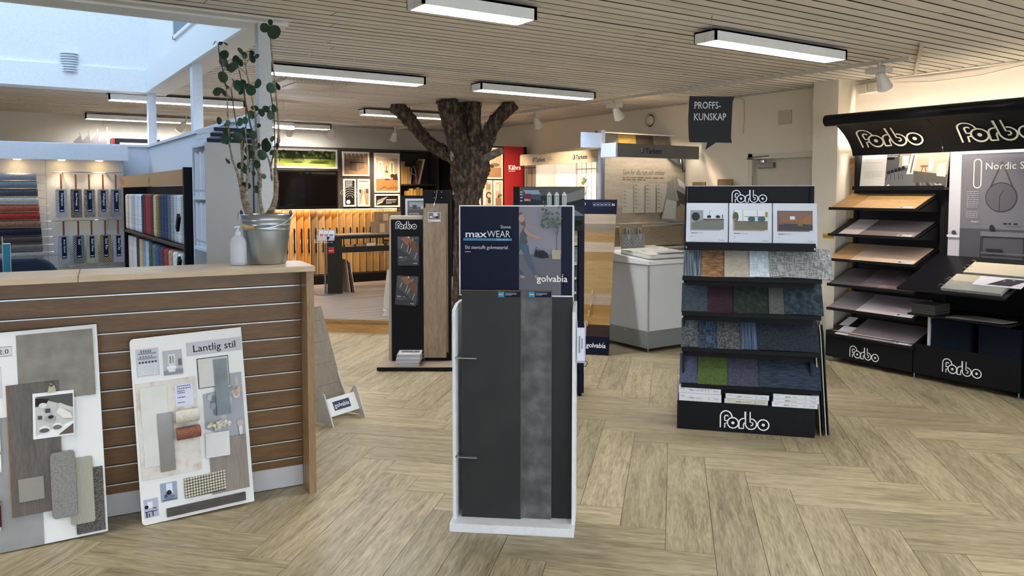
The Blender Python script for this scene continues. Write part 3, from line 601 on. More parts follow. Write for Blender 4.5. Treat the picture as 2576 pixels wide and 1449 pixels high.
for nm, lb, x0, x1, y0, m in (('stone_board', 'dark green-grey stone look board, left of three in the white stand', .036, .326, .050, stn[0]), ('stone_board', 'mottled mid-grey concrete look board, middle of three in the white stand', .200, .474, .066, stn[1]), ('stone_board', 'near-black slate board, right of three in the white stand', .300, .576, .082, stn[2])):
    tb = thing(nm, lb, 'floor board', F1.at(x0, y0, .043), rz=F1.rz, tilt=-.6, group='stone boards in the white stand')
    bx('face', (0, x1 - x0, 0, .004, 0, 1.125), m, tb); bx('core', (-.002, x1 - x0 + .002, .004, .014, 0, 1.128), brownedge, tb)
    art('spec_label', .108, .026, [('r', .0, 0, .029, .026, '#3f88ab'), ('t', 'max', .002, .010, .013, '#e8f2f6', {'b': .01}), ('lines', .034, .019, .09, 3, .005, .0018, '#c9cfe0')], tb, loc=(x1 - x0 - .110, -.001, 1.096), base=navy2)
for z in (.355, .844):
    MB().box(.012, .118, .001, .024, z, z + .004).box(.012, .016, .001, .10, z, z + .004).build('bracket', flat('#c9ccce', .25, .9), t)
h = MB().box(.597, .64, .035, .12, .83, .84).box(.597, .64, .035, .045, .83, 1.00).box(.636, .64, .035, .12, .83, 1.02).box(.597, .601, .035, .12, .83, 1.02).build('leaflet_holder', flat('#dfe3ee', .2), t)
MB().tube([(.612, .034, .88), (.612, .034, .96)], .004, 8).tube([(.625, .034, .9), (.625, .034, .95)], .003, 8).build('holder_slot', flat('#8d93a3', .3), h)
# --- dark navy sample rack with kitchen poster behind it
F2_ = Fr(3.475, 5.259, -36.9)
t = thing('sample_rack', 'tall dark navy sample rack with a kitchen poster, behind the white stone stand', 'display stand', F2_.at(0, 0), rz=F2_.rz)
bx('post', (0, .03, 0, .30, .03, 1.43), navy, t); bx('post', (.525, .57, 0, .30, .03, 1.69), navy, t); bx('back_panel', (.03, .525, .2, .22, .03, 1.43), navy, t)
bx('base', (0, .57, -.03, .32, .03, .19), navy, t)
MB().tube([(.54, .0, 0), (.54, .0, .03)], .014, 10).build('foot', black, t); MB().tube([(.03, .0, 0), (.03, .0, .03)], .014, 10).build('foot', black, t)
MB().tube([(.575, -.01, .3), (.60, -.01, .27), (.585, -.01, .24), (.57, -.01, .245)], .003, 6).build('wire_loop', black, t)
I = [('r', .05, .0, .57, .26, '#2b3036'), ('r', .05, .19, .57, .26, '#4a4845'), ('p', [(.06, .22), (.15, .25), (.22, .225), (.22, .15), (.06, .18)], '#33434f'), ('p', [(.08, .235), (.2, .235), (.22, .20), (.1, .2)], '#7f9cb2'), ('p', [(.40, .19), (.57, .25), (.57, .10), (.42, .13)], '#6e6d69'), ('p', [(.42, .13), (.57, .17), (.57, .10), (.44, .11)], '#23252d'), ('p', [(.27, .075), (.50, .075), (.57, .03), (.2, .02)], '#5c6b78'), ('p', [(.05, .1), (.26, .12), (.24, .08), (.05, .06)], '#7a8894'), ('r', .05, .02, .2, .08, '#3f4851')]
for u in (.27, .33, .39): I += [('p', [(u, .08), (u + .036, .08), (u + .036, .2), (u + .018, .222), (u, .2)], '#c9cdd0'), ('p', [(u + .006, .085), (u + .03, .085), (u + .03, .19), (u + .006, .19)], '#3b4a46'), ('p', [(u + .009, .1), (u + .027, .1), (u + .027, .185), (u + .009, .185)], '#a7b6b2')]
for v in (.145, .17, .195, .215): I.append(('r', .055, v, .075, v + .008, '#b8c2c8'))
I += [('r', .083, .14, .143, .205, '#5e1822'), ('t', 'Kährs', .088, .150, .021, '#f0e8e8', {'b': .015, 'fit': .05})]
for k in range(4): I.append(('s', [(.32 + .04 * k, .01), (.33 + .04 * k, .06), (.35 + .04 * k, .06)], .004, '#111317'))
po = art('poster', .57, .262, I, t, loc=(0, -.012, 1.43), base='#0d0e12', th=.012)
art('lower_poster', .10, .09, [('r', 0, 0, .1, .09, '#23252a'), ('c', .05, .06, .03, '#0c0d10', .02), ('s', [(.03, .0), (.04, .05)], .003, '#0c0d10'), ('s', [(.07, .0), (.06, .05)], .003, '#0c0d10')], t, loc=(.47, -.013, 1.34))
cs = [('#7c7250', '#a39a75'), ('#6a6f68', '#8d918a'), ('#26272b', '#3b3d42'), ('#20242d', '#343a45'), ('#222326', '#36383c'), ('#6d5f3a', '#8e7e54'), ('#72757a', '#8d9094'), ('#3f4248', '#565a60'), ('#4b4e4d', '#646764')]
for i, (a, b) in enumerate(cs):
    z = 1.18 - i * .118 + (.04 if i == 0 else 0)
    o = lay(F2_, 'tile_sample', '', 'floor sample', .06, -.01 + .006 * i, z, .455 - .0 * i, .15, .006, tex('wood' if i in (0, 5) else 'noise', a, b, 6, .4, (1, 6, 1)), slope=74, group='tile samples in the navy rack')
    o['label'] = 'tilted floor sample in the navy rack, ' + ['topmost, olive-beige wood grain', 'second from top, pale grey', 'third from top, charcoal', 'fourth from top, blue-black', 'fifth from top, near-black', 'sixth from top, brown wood', 'seventh from top, light grey', 'eighth from top, dark grey', 'lowest, grey-green'][i]
    art('price_strip', .06, .018, [('r', .04, .005, .055, .013, '#44464a')], o, loc=(.385, .002, .007), rot=(R_(-90), 0, 0), base='#e9ebee')
# --- slanted wood display with navy header and foot
fw = Fr(5.147 - .60 * math.cos(R_(-50)), 6.03 - .60 * math.sin(R_(-50)), -50)
t = thing('plank_display', 'slanted wood sample display with navy WOOD header and navy logo foot panel', 'display stand', fw.at(0, 0), rz=fw.rz, tilt=-16)
MB().box(.0, .590, .01, .03, 0, 1.48).build('back_board', navy, t)
bx('rear_leg', (.05, .09, .03, .33, .0, .03), navy, t, rot=(R_(12), 0, 0)); bx('rear_leg', (.5, .54, .03, .33, .0, .03), navy, t, rot=(R_(12), 0, 0))
I = [('t', 'WOOD', .13, .095, .044, '#e8eaf0', {'fit': .135, 'b': .004}), ('t', 'MADE IN THE', .16, .075, .012, '#b9bfd0', {})]
for k in range(5): I += [('s', [(.345 + .04 * k, .088), (.375 + .04 * k, .088), (.375 + .04 * k, .122), (.345 + .04 * k, .122)], .002, '#c5cad8', True), ('c', .36 + .04 * k, .103, .006, '#c5cad8')]
I += [('t', '5G', .548, .09, .034, '#eceef4', {'b': .02, 'fit': .03})]
art('header_print', .60, .16, I, t, loc=(0, .0, 1.472), base=navy2, th=.008)
art('foot_print', .60, .17, [('t', 'golvabia', .372, .06, .066, '#f2f2f2', {'b': .015, 'fit': .20}), ('p', [(.541, .116), (.557, .116), (.549, .106)], '#c99b62')], t, loc=(0, -.06, .0), base=navy2, th=.05)
for a in arc(0, 0, 1, 0, 1, 1)[:0]: pass
cw = [('#9c8c76', '#b8a994', 1.467, 'pale beige oak'), ('#75695a', '#8c8071', 1.36, 'taupe brown oak'), ('#8a6a3c', '#ab8651', 1.266, 'golden oak'), ('#a4927f', '#baa996', 1.16, 'pinkish pale oak'), ('#84663b', '#a5804b', 1.055, 'curly golden oak'), ('#94774a', '#b1925e', 0.953, 'large honey oak'), ('#9b8771', '#b39f88', 0.614, 'light greyish oak'), ('#8b672f', '#a57f42', 0.498, 'amber oak'), ('#94703a', '#b68f52', 0.395, 'knotty golden oak'), ('#2a1713', '#422620', 0.292, 'dark mahogany brown')]
Mt = Matrix.Translation(fw.at(0, 0)) @ Matrix.Rotation(R_(fw.rz), 4, 'Z') @ Matrix.Rotation(R_(-16), 4, 'X')
for i, (a, b, zt_, nm) in enumerate(cw):
    hgt = .345 if i == 5 else .17
    if i == 9: hgt = .12
    wd = .600
    mb = MB().prism([(0, 0), (wd, 0), (wd, hgt - .008), (wd - .008, hgt), (0, hgt)], 0, .008, 'y')
    o = mb.build('wood_sample', tex('wood', a, b, 4, .4, (1, 1, 9), bump=.1), None)
    o.matrix_world = Mt @ Matrix.Translation((.0, -.012 - .004 * i, zt_ - hgt)) @ Matrix.Rotation(R_(3), 4, 'X')
    tag(o, nm + ' plank sample in the slanted wood display, ' + ('top' if i == 0 else 'bottom' if i == 9 else 'row %s down' % ['', 'two', 'three', 'four', 'five', 'six', 'seven', 'eight', 'nine'][i]), 'wood sample', 'plank samples in the slanted display')
for i, z in enumerate((.614, .498, .395, .292, .19)):
    bx('holder_peg', (.40 - .012 * i, .412 - .012 * i, -.075, -.055, z - .02, z + .04 + (.04 if i == 4 else 0)), flat('#b9a381', .6), t)
# --- white cabinet with wedge top and pattern book
t = thing('sample_cabinet', 'light grey metal-sided sample cabinet with sloping white top by the broom poster', 'cabinet', (5.52, 5.86, 0))
mtl = tex('noise', '#c3c5c6', '#cdcfcf', 200, .4)
bx('body', (.01, .86, .01, .80, .22, .90), mtl, t, .004); bx('plinth', (0, .87, 0, .81, .045, .222), tex('noise', '#7f8385', '#8b8f91', 200, .4, metal=.3), t, .003)
MB().prism([(-.01, .905), (.83, .905), (.83, 1.0), (.60, 1.0), (-.01, .945)], -.01, .88, 'x').build('lid', flat('#dcdcd9', .45), t, bevel=.005)
bx('corner_profile', (-.003, .01, -.003, .012, .22, .90), flat('#c9cbcd', .3, .7), t)
for p in ((.03, .03), (.84, .03), (.03, .78)): MB().lathe([(.02, 0), (.022, .006), (.006, .012), (.006, .045)], 10, 0, None, p[0], p[1]).build('foot', flat('#9a9ea2', .3, .8), t)
for p in ((-.001, .35, .20), (-.001, .03, .19), (-.001, .03, .09)): MB().lathe([(.0, -.003), (.006, -.002), (.006, .001)], 8, 0, Matrix.Translation(p) @ Matrix.Rotation(R_(90), 4, 'Y')).build('rivet', flat('#d5d7d9', .3, .8), t)
Fc = Fr(5.58, 5.93, -4)
bk2 = thing('pattern_book', 'thick cream pattern book with black scroll print on the sloping cabinet top', 'book', (5.575, 5.90, .957), rz=0, tilt=4.5)
bx('pages', (0, .60, 0, .46, 0, .045), flat('#cfccc4', .6), bk2, .012)
I = [];
for k in range(9):
    rr2 = random.Random(k + 40); u, v = .06 + .06 * k, rr2.uniform(.08, .38); r = rr2.uniform(.03, .05)
    I += [('=', 0)] if 0 else []
    I.append(('s', arc(u, v, r, rr2.uniform(0, 90), rr2.uniform(220, 330), 9), .006, '#55504c')); I.append(('s', arc(u + .02, v + .03, r * .5, 90, 330, 7), .005, '#55504c'))
for k in range(16): rr2 = random.Random(k); I.append(('c', rr2.uniform(.05, .5), rr2.uniform(.06, .42), .007, '#6c6660', .004))
I += [('p', [(.12, .0), (.58, .0), (.58, .09), (.4, .11), (.13, .07)], '#9a9cb2'), ('c', .50, .06, .02, '#e6e6ee', .012), ('c', .2, .03, .03, '#dfe0ea', .01)]
art('cover_print', .60, .46, I, bk2, loc=(0, 0, .0462), rot=(R_(-90), 0, 0), base='#d8d4c8', dz=.0004)
# --- black and oak plank stand left of centre
F3 = Fr(2.879, 6.637, -33.3)
t = thing('plank_stand', 'black floor stand with a black logo column, brochure pockets and tall oak plank', 'display stand', F3.at(0, 0), rz=F3.rz)
bx('base_plate', (0, .78, 0, .50, .006, .036), black, t, .002); bx('base_top', (.004, .776, .004, .496, .036, .040), tex('wood', '#83705d', '#a89482', 4, .45, (1, 8, 1)), t)
bx('column', (.10, .395, .26, .30, .04, 1.39), black, t, .003)
MB().prism([(.062, .04), (.397, .04), (.397, 1.425), (.09, 1.425), (.08, 1.41)], .301, .39, 'y').build('column_body', flat('#b3a994', .6), t, bevel=.002)
art('brand_mark', .2, .09, mark_items(0, 0, .077, '#f4f4f2'), t, loc=(.145, .2595, 1.30), base=None)
bx('hanger_panel', (.405, .665, .30, .34, .04, 1.668), black, t, .002)
MB().box(.50, .59, .292, .30, 1.585, 1.655).build('hook_plate', blackm, t)
for u in (.512, .578):
    for z in (1.595, 1.648): MB().lathe([(0, -.001), (.004, 0), (.004, .003)], 8, 0, Matrix.Translation((u, .291, z)) @ Matrix.Rotation(R_(90), 4, 'X')).build('screw', alu, t)
MB().tube([(.535, .29, 1.665), (.53, .26, 1.60), (.52, .19, 1.545), (.52, .17, 1.52), (.52, .165, 1.45)], .0025, 6).build('cable', flat('#8b8f93', .3, .8), t)
for z in (1.565, 1.52, 1.47): MB().lathe([(0, -.008), (.007, 0), (0, .008)], 8, 0, Matrix.Translation((.528, .165, z))).build('cable_stop', black, t)
for pz in (.0, -.375):
    mb = MB()
    for x in (.205, .275, .345): mb.tube([(x, .245, .94 + pz), (x, .235, 1.20 + pz - (.02 if x > .25 else 0))], .0022, 5)
    mb.tube([(.15, .25, 1.20 + pz), (.385, .235, 1.195 + pz)], .0022, 5); mb.tube([(.2, .235, .94 + pz), (.35, .235, .94 + pz)], .0022, 5)
    tag(mb.build('wire_pocket', flat('#2b2b2e', .3, .8), t), kind='stuff')
def broch(w=.20, h=.275, dark='#4b4e54'):
    wd_, wd2 = '#6f4a35', '#8a604a'
    I = [('p', [(0, .17), (.1, .10), (.2, .02), (.2, 0), (0, 0)], '#35373d'), ('p', [(.025, .255), (.075, .275), (.105, .272), (.145, .235), (.105, .195), (.09, .192)], wd2), ('p', [(.115, .185), (.15, .235), (.18, .213), (.2, .19), (.2, .14), (.185, .12), (.155, .14)], wd_), ('c', .105, .268, .008, '#d7cbb5')]
    for a, b in (((.05, .215), (.035, .165)), ((.105, .19), (.09, .13)), ((.13, .165), (.108, .113)), ((.18, .12), (.16, .06)), ((.147, .26), (.142, .235))): I.append(('s', [a, b], .006, '#c9b494'))
    I += [('t', 'allura', .015, .075, .017, '#e6e6e6', {'b': .02}), ('t', 'click', .062, .075, .017, '#a9a9a9', {}), ('lines', .015, .062, .12, 2, .012, .003, '#8c8f96'), ('t', 'Forbo', .145, .018, .016, '#e6e6e6', {'b': .01})]
    return art('brochure', w, h, I, None, base=dark, th=.004)
for k, (x, y, z, ti, yw, lb) in enumerate(((.165, .238, .955, 0, 0, 'dark wood-chair brochure in the upper wire pocket of the black stand'), (.155, .244, .58, 0, 0, 'dark wood-chair brochure in the lower wire pocket, rear one'), (.135, .232, .59, 4, 0, 'dark wood-chair brochure leaning left in the lower wire pocket, front one'))):
    o = hang(F3, broch(), x, y, z, ti); tag(o, lb, 'brochure', 'brochures in the wire pockets')
    if k == 2: o.rotation_euler = (0, R_(6), R_(F3.rz))
for k, (x, y, z0, z1, w, lb) in enumerate(((.408, .245, .076, 1.50, .212, 'long light oak plank hanging in front on the black stand'), (.425, .275, .12, 1.54, .212, 'oak plank hanging behind the front plank on the black stand'))):
    o = thing('oak_plank', lb, 'floor plank', F3.at(x, y, 0), rz=F3.rz, group='planks on the black stand')
    bx('board', (0, w, 0, .012, z0, z1), tex('wood', '#7c6954', '#a9947b', 3, .5, (7, 7, .8), bump=.15, rnd=.4, c3='#94806a'), o)
    if k == 0: art('photo_card', .118, .088, [('r', .004, .02, .114, .084, '#6d7480'), ('r', .05, .05, .09, .084, '#d5dbe2'), ('p', [(.01, .022), (.11, .022), (.11, .045), (.01, .035)], '#8b8176'), ('c', .03, .045, .014, '#e4e6ea', .008), ('c', .085, .042, .016, '#23262d', .01), ('t', 'allura', .004, .006, .013, '#33343a', {'b': .02}), ('t', 'click', .044, .006, .013, '#8b8b8b', {})], o, loc=(.045, -.001, 1.37), base='#e9e9ea')
for k in range(3):
    bd = thing('binder', 'white ring binder %s on the base plate of the black stand' % ('with photo cover, top' if k == 2 else 'in the middle' if k == 1 else 'at the bottom'), 'binder', F3.at(.165 + .006 * k, .04 + .004 * k, .041 + .036 * k), rz=F3.rz + [3, -2, 1][k], group='binders on the black stand')
    bx('pages', (.004, .215, .006, .21, .003, .031), flat('#b9b8c2', .8), bd); MB().box(0, .22, 0, .215, 0, .003).box(0, .22, 0, .215, .031, .034).box(0, .003, 0, .215, 0, .034).build('cover', flat('#dadada', .4), bd)
    if k == 2: art('cover_print', .17, .08, [('c', .04, .05, .02, '#7c5a44'), ('r', .08, .02, .16, .06, '#4c4f56'), ('r', .1, .03, .12, .07, '#c9b9a5')], bd, loc=(.03, .09, .0352), rot=(R_(-90), 0, 0), base='#84817d')
t = thing('framed_sign', 'dark framed sign reading Nyheter behind the black stand', 'sign', F3.at(.165, .48, .04), rz=F3.rz)
bx('board', (0, .30, 0, .02, 0, 1.575), blackm, t)
bx('frame', (.045, .33, -.012, 0, 1.325, 1.545), flat('#b9b9b9', .4), t)
art('print', .245, .18, [('r', 0, .09, .245, .18, '#5c5c61'), ('r', .02, .12, .2, .165, '#8b8c92'), ('r', .05, .10, .09, .14, '#3a3a40'), ('r', .13, .1, .2, .135, '#a9abb0'), ('t', 'NYHETER', .012, .045, .024, '#cfcfcf', {}), ('lines', .012, .025, .2, 1, .01, .007, '#8f8d8d')], t, loc=(.065, -.0125, 1.345), base='#4b4643')
# --- carpet tile tower
F4 = Fr(3.927, 3.87, -47.5)
t = thing('tile_tower', 'black stepped carpet tile tower with black logo header, right of centre', 'display stand', F4.at(0, 0), rz=F4.rz)
bx('base', (0, .905, 0, .60, 0, .20), black, t, .003)
bx('inner_back', (.04, .885, .30, .33, .2, 1.56), blackm, t)
for x in (.03, .875): MB().prism([(.02, .2), (.33, .2), (.33, 1.69), (.27, 1.69), (.2, 1.3)], x, x + .012, 'x').build('side_panel', black, t)
bx('header', (.045, .905, .285, .305, 1.50, 1.69), black, t, .001)
MB().box(.045, .905, .283, .307, 1.69, 1.694).build('header_edge', flat('#b9bdc4', .3), t)
art('brand_mark', .3, .1, mark_items(0, 0, .092, '#e8e8f4'), t, loc=(.352, .284, 1.575), base=None)
art('brand_mark', .34, .13, mark_items(0, 0, .125, '#f2f2f2'), t, loc=(.288, -.001, .03), base=None)
bx('binder_ledge', (.035, .89, .03, .20, 1.268, 1.292), black, t); bx('binder_lip', (.035, .89, .028, .034, 1.25, 1.305), black, t)
for x in (.045, .88): bx('bolt', (x, x + .006, .024, .028, 1.262, 1.275), alu, t)
SL = 52
tops = (1.062, .818, .568, .316)
for z in tops:
    MB().box(.025, .93, -.004, .012, z - .022, z + .010).build('shelf_lip', black, t, bevel=.002)
    o = bx('shelf_tray', (.03, .91, 0, .28, -.012, 0), blackm, t, loc=(0, .006, z - .008), rot=(R_(SL), 0, 0))
    bx('under_rail', (.05, .88, .01, .03, z - .055, z - .022), blackm, t)
sn, cn_ = math.sin(R_(SL)), math.cos(R_(SL))
def ctile(row, x0, x1, lab, m, lift=0, hgt=.235, yaw=0, bend=0, grp=None):
    z = tops[row]; o = lay(F4, 'carpet_tile', lab, 'carpet tile', x0, .006 - lift * sn, z + .000 + lift * cn_, x1 - x0, hgt, .006, m, SL, group=grp or 'carpet tiles on the black tower', bend=bend)
    return o
def cm(a, b, k='noise', s=60, st=(1, 1, 1), c3=None): return tex(k, a, b, s, .95, st, bump=.5, c3=c3)
ctile(0, .03, .162, 'blue-grey striped carpet tile, far left of the top tower shelf', cm('#2b323a', '#98a4ae', 'noise', 9, (12, .5, 1), '#5b6670'))
ctile(0, .150, .33, 'brown and ochre flecked carpet tile on the top tower shelf', cm('#6b4a34', '#a98a58', 'noise', 30, (.6, 3, 1), '#8a6242'), .007)
ctile(0, .305, .50, 'cream beige carpet tile on the top tower shelf', cm('#a09587', '#b8ae9f', 'noise', 60, (.6, 3, 1)), .016)
ctile(0, .47, .67, 'pale blue-white carpet tile on the top tower shelf', cm('#a5b1ba', '#cbd4da', 'weavey', 22), .024)
ctile(0, .60, 1.00, 'large grey basket-weave carpet tile curling off the top tower shelf', cm('#66696a', '#a5a7a3', 'weavey', 24), .032, .25, bend=.045)
ctile(0, .42, .90, 'dark brown tile edge under the grey tile on the top tower shelf', cm('#3c2a22', '#5a4236'), .002, .24)
ctile(1, .02, .212, 'slate blue fine carpet tile, left end of the second tower shelf', cm('#30383f', '#454f58', 'weavey', 40))
ctile(1, .200, .385, 'burgundy carpet tile on the second tower shelf', cm('#241318', '#3a202a', 'noise', 60, (.6, 3, 1)), .007)
ctile(1, .37, .70, 'dark moss green carpet tile on the second tower shelf', cm('#161f1a', '#2e3a31', 'noise', 34, c3='#1f2a23'), .014)
ctile(1, .60, .74, 'grey brown carpet strip wedged between green and teal tiles', cm('#464645', '#5f5f5c', 'noise', 60, (.6, 3, 1)), .020, .23)
ctile(1, .70, .945, 'teal blue mottled carpet tile hanging over the second tower shelf', cm('#141d24', '#3d4f59', 'noise', 26, c3='#25343d'), .026, .25, bend=.02)
ctile(2, .02, .148, 'grey black swirled carpet tile, left end of the third tower shelf', cm('#2b2d31', '#6d6f70', 'noise', 90))
ctile(2, .140, .27, 'navy grid carpet tile on the third tower shelf', cm('#1b2533', '#45566a', 'weavey', 24), .007)
ctile(2, .262, .43, 'charcoal swirled carpet tile on the third tower shelf', cm('#26282b', '#64676a', 'noise', 90), .014)
ctile(2, .418, .545, 'blue pinstriped carpet tile on the third tower shelf', cm('#18202e', '#5b6f88', 'noise', 9, (10, .3, 1)), .021)
ctile(2, .53, .925, 'large plain dark navy carpet tile on the third tower shelf', cm('#14181f', '#2b323d', 'noise', 80), .028, .245, bend=.015)
ctile(3, .012, .145, 'grey-blue felt carpet tile, left end of the lowest tower shelf', cm('#3e4459', '#545b72', 'noise', 90))
ctile(3, .137, .352, 'bright moss green carpet tile on the lowest tower shelf', cm('#3f5220', '#54692e', 'noise', 90), .007)
ctile(3, .340, .56, 'muted violet-grey carpet tile on the lowest tower shelf', cm('#343444', '#4a4a5a', 'noise', 90), .014)
ctile(3, .545, .94, 'large blue-black streaked carpet tile on the lowest tower shelf', cm('#12171f', '#36455a', 'noise', 40, (.4, 4, 1)), .021, .245, bend=.015)
# white pattern binders on the ledge
for k in range(3):
    w = .283; b = thing('pattern_binder', ['white carpet pattern binder, left of three, grey room on cover', 'white carpet pattern binder, middle of three, green chairs on cover', 'white carpet pattern binder, right of three, wooden desk on cover'][k], 'binder', F4.at(.043 + k * .288, .065 - .008 * k, 1.293), rz=F4.rz, tilt=-14, group='white pattern binders on the tower')
    bx('pages', (.004, w - .004, .004, .036, .004, .282), flat('#c9c9c9', .7), b); bx('cover', (0, w, 0, .004, 0, .288), flat('#c9cfd9', .4), b); bx('back_cover', (0, w, .036, .040, 0, .288), flat('#c9cfd9', .4), b); bx('spine', (0, .003, 0, .04, 0, .288), flat('#c9cfd9', .4), b)
    u0, u1, v0, v1 = .028, .255, .10, .236
    I = [('p', [(u0, v0 - .008), (u1 - .02, v0 - .008), (u1 - .02, v0), (u1, v0), (u1, v1), (u0, v1)], ['#8d939a', '#9a948a', '#6a5b58'][k])]
    if k == 0: I += [('p', [(u0 + .01, v0), (u1, v0), (u1, v0 + .06), (.11, v0 + .066), (u0 + .01, v0 + .045)], '#6c7069'), ('r', .115, v0 + .066, u1, v1, '#c9d2dc'), ('r', .115, v0 + .066, u1, v0 + .076, '#6b4a33'), ('c', .155, v0 + .09, .014, '#262c34', .01), ('c', .215, v0 + .09, .016, '#2d3440', .01), ('r', .158, v0 + .1, .160, v1, '#33383f'), ('c', .065, v0 + .09, .028, '#33383b', .03), ('r', .243, v0 + .08, .249, v0 + .105, '#33383f')]
    if k == 1: I += [('p', [(u0 + .01, v0), (u1, v0), (u1, v0 + .062), (u0 + .01, v0 + .062)], '#6f695b'), ('r', u0 + .01, v0 + .062, u1, v1, '#d4dbe0'), ('c', .045, v0 + .09, .02, '#3f5a38', .035), ('r', .03, v0 + .06, .05, v0 + .08, '#a0583a'), ('c', .15, v0 + .075, .024, '#345a5c', .02), ('c', .215, v0 + .075, .026, '#345a5c', .02), ('r', .105, v0 + .09, u1, v0 + .094, '#6b6a66'), ('r', .09, v0 + .06, .093, v1, '#7b8288'), ('r', .185, v0 + .09, .188, v1, '#7b8288'), ('r', .24, v0 + .095, u1, v0 + .125, '#b08336'), ('s', [(.13, v0 + .055), (.14, v0 + .03), (.165, v0 + .03)], .002, '#3c4a4a')]
    if k == 2: I += [('p', [(u0 + .01, v0), (u1, v0), (u1, v0 + .045), (.13, v0 + .052), (u0 + .01, v0 + .04)], '#3a3c42'), ('r', u0 + .012, v0 + .045, u1 - .02, v1 - .01, '#7a5d52'), ('p', [(.19, v0 + .045), (.25, v0 + .04), (.25, v1 - .02), (.2, v1 - .05)], '#8d653a'), ('r', .055, v0 + .062, .175, v0 + .072, '#94643a'), ('r', .06, v0 + .035, .068, v0 + .065, '#7d5230'), ('r', .16, v0 + .03, .19, v0 + .07, '#8a5f36'), ('r', .11, v0 + .074, .142, v0 + .096, '#d5dde3')]
    I += [('t', 'tessera', .034, .070, .014, '#2e3038', {'b': .02}), ('t', ['infused', 'harmony', 'struktur'][k], .075, .070, .014, '#7c7f88', {}), ('s', [(.034, .052), (.04, .046), (.046, .052)], .002, '#33353a'), ('r', .03, .014, .07, .0152, '#8b8f96'), ('t', 'Forbo', .222, .018, .016, '#6a7290', {})]
    art('cover_print', w, .288, I, b, loc=(0, -.0006, 0), base=None)
# flat boxes of samples on the base
def fbox(x, y, z, w, hh, lab, tagc, dots=1, cc='#d9dade', sp='#33508a'):
    b = thing('sample_box', lab, 'box', F4.at(x, y, z), rz=F4.rz, group='flat white sample boxes on the tower base')
    bx('box', (0, w, 0, .26, 0, hh), flat(cc, .5), b, .0015); bx('spine', (-.003, 0, .0, .26, 0, hh), flat(sp, .5), b)
    I = [('r', .014, hh * .62, .04, hh * .68, '#6c6f76'), ('t', tagc[0], w * .26, hh * .38, .012, '#2d2f35', {'b': .02}), ('t', tagc[1], w * .26 + .045, hh * .38, .012, '#7b7e86', {}), ('t', 'Forbo', w * .82, hh * .36, .017, '#7c86a8', {'fit': .034})]
    for k in range(dots): I.append(('s', [(w * .7 - .02 * k, hh * .3), (w * .7 + .005 - .02 * k, hh * .5), (w * .7 - .02 * k, hh * .7)], .002, '#2c2e33'))
    art('front_print', w, hh, I, b, loc=(0, -.0006, 0), base=None)
fbox(.012, -.005, .201, .285, .054, 'thick white sample box, left bottom on the tower base', ('flotex', 'planks'), 1); fbox(.008, .0, .256, .285, .048, 'white sample box with three arrows, left top on the tower base', ('flotex', 'colour'), 3)
fbox(.318, -.0, .201, .285, .032, 'cream sample box, middle bottom on the tower base', ('tessera', 'cloudscape'), 1, '#c9c8b8'); fbox(.325, .004, .234, .285, .034, 'white sample box, middle top on the tower base', ('tessera', 'perspective'), 1)
fbox(.628, -.012, .201, .29, .033, 'white sample box, right lowest on the tower base', ('tessera', 'chroma'), 1); fbox(.635, -.010, .235, .29, .022, 'thin white sample box, right middle on the tower base', ('tessera', 'teviot'), 1); fbox(.635, -.010, .258, .29, .028, 'white sample box, right uppermost on the tower base', ('tessera', 'create'), 1)
for k, (x, m, lb) in enumerate(((.935, '#b7aa8f', 'beige edged tall board leaning beside the tower, nearest the tower'), (.955, '#15171c', 'black tall board leaning beside the tower, second out'), (.973, '#b9b3a4', 'pale edged tall board leaning beside the tower, third out'), (.99, '#17191d', 'black tall board leaning beside the tower, outermost'))):
    p = [(0, 0), (.30, 0), (.30, .66 - .02 * k), (.12, .73 - .02 * k), (.0, .66 - .02 * k)]
    o = MB().prism([(-.0, 0), (.34, 0), (.30, .70), (.10, .74), (.06, .68)], 0, .007, 'x').build('sample_board', flat(m, .6), None, loc=F4.at(x + .012, .06 + .01 * k, 0), rot=(0, R_(-3.5), R_(F4.rz)))
    tag(o, lb, 'board', 'boards leaning beside the tower')
for k, (z, h) in enumerate(((1.05, .12), (.86, .10))):
    o = lay(F4, 'carton_flap', 'brown cardboard behind the tower, %s piece' % ('upper' if k == 0 else 'lower'), 'cardboard', .86, .38 + .02 * k, z, .11, .10, .004, flat('#5a4224', .8), slope=80, group='brown cardboard behind the tower')
# hanging speech bubble sign
sg = thing('hanging_sign', 'dark speech bubble sign reading Proffskunskap, hanging from the ceiling', 'sign', (3.762, 3.453, 0), rz=-33.35)
sp_ = [(-.135, 2.25)] + [(-.135 - .006 + .006 * abs(k - 4) / 4, 2.25 - .29 * k / 8) for k in range(1, 8)] + [(-.131, 1.962), (-.02, 1.960), (-.03, 1.915), (.035, 1.960), (.136, 1.958)] + [(.128 + .010 * (k / 8) ** 1, 1.958 + .29 * k / 8) for k in range(1, 8)] + [(.148, 2.247)]
MB().prism([(u + .004, v) for u, v in sp_], 0, .003, 'y').build('panel', flat('#232325', .55), sg)
art('lettering', .3, .3, [('t', 'PROFFS-', -.102, 2.172, .062, '#b9b9b6', {'b': .012, 'fit': .168}), ('t', 'KUNSKAP', -.104, 2.100, .062, '#b9b9b6', {'b': .012, 'fit': .205})], sg, loc=(0, -.001, 0), base=None)
MB().tube([(.0, .001, 2.25), (0, .001, 2.755)], .0007, 4).build('thread', flat('#8a867e', .6), sg)
MB().tube([(.01, .0, 2.755), (.0, 0, 2.735), (.006, 0, 2.725)], .0015, 5).build('hook', black, sg)
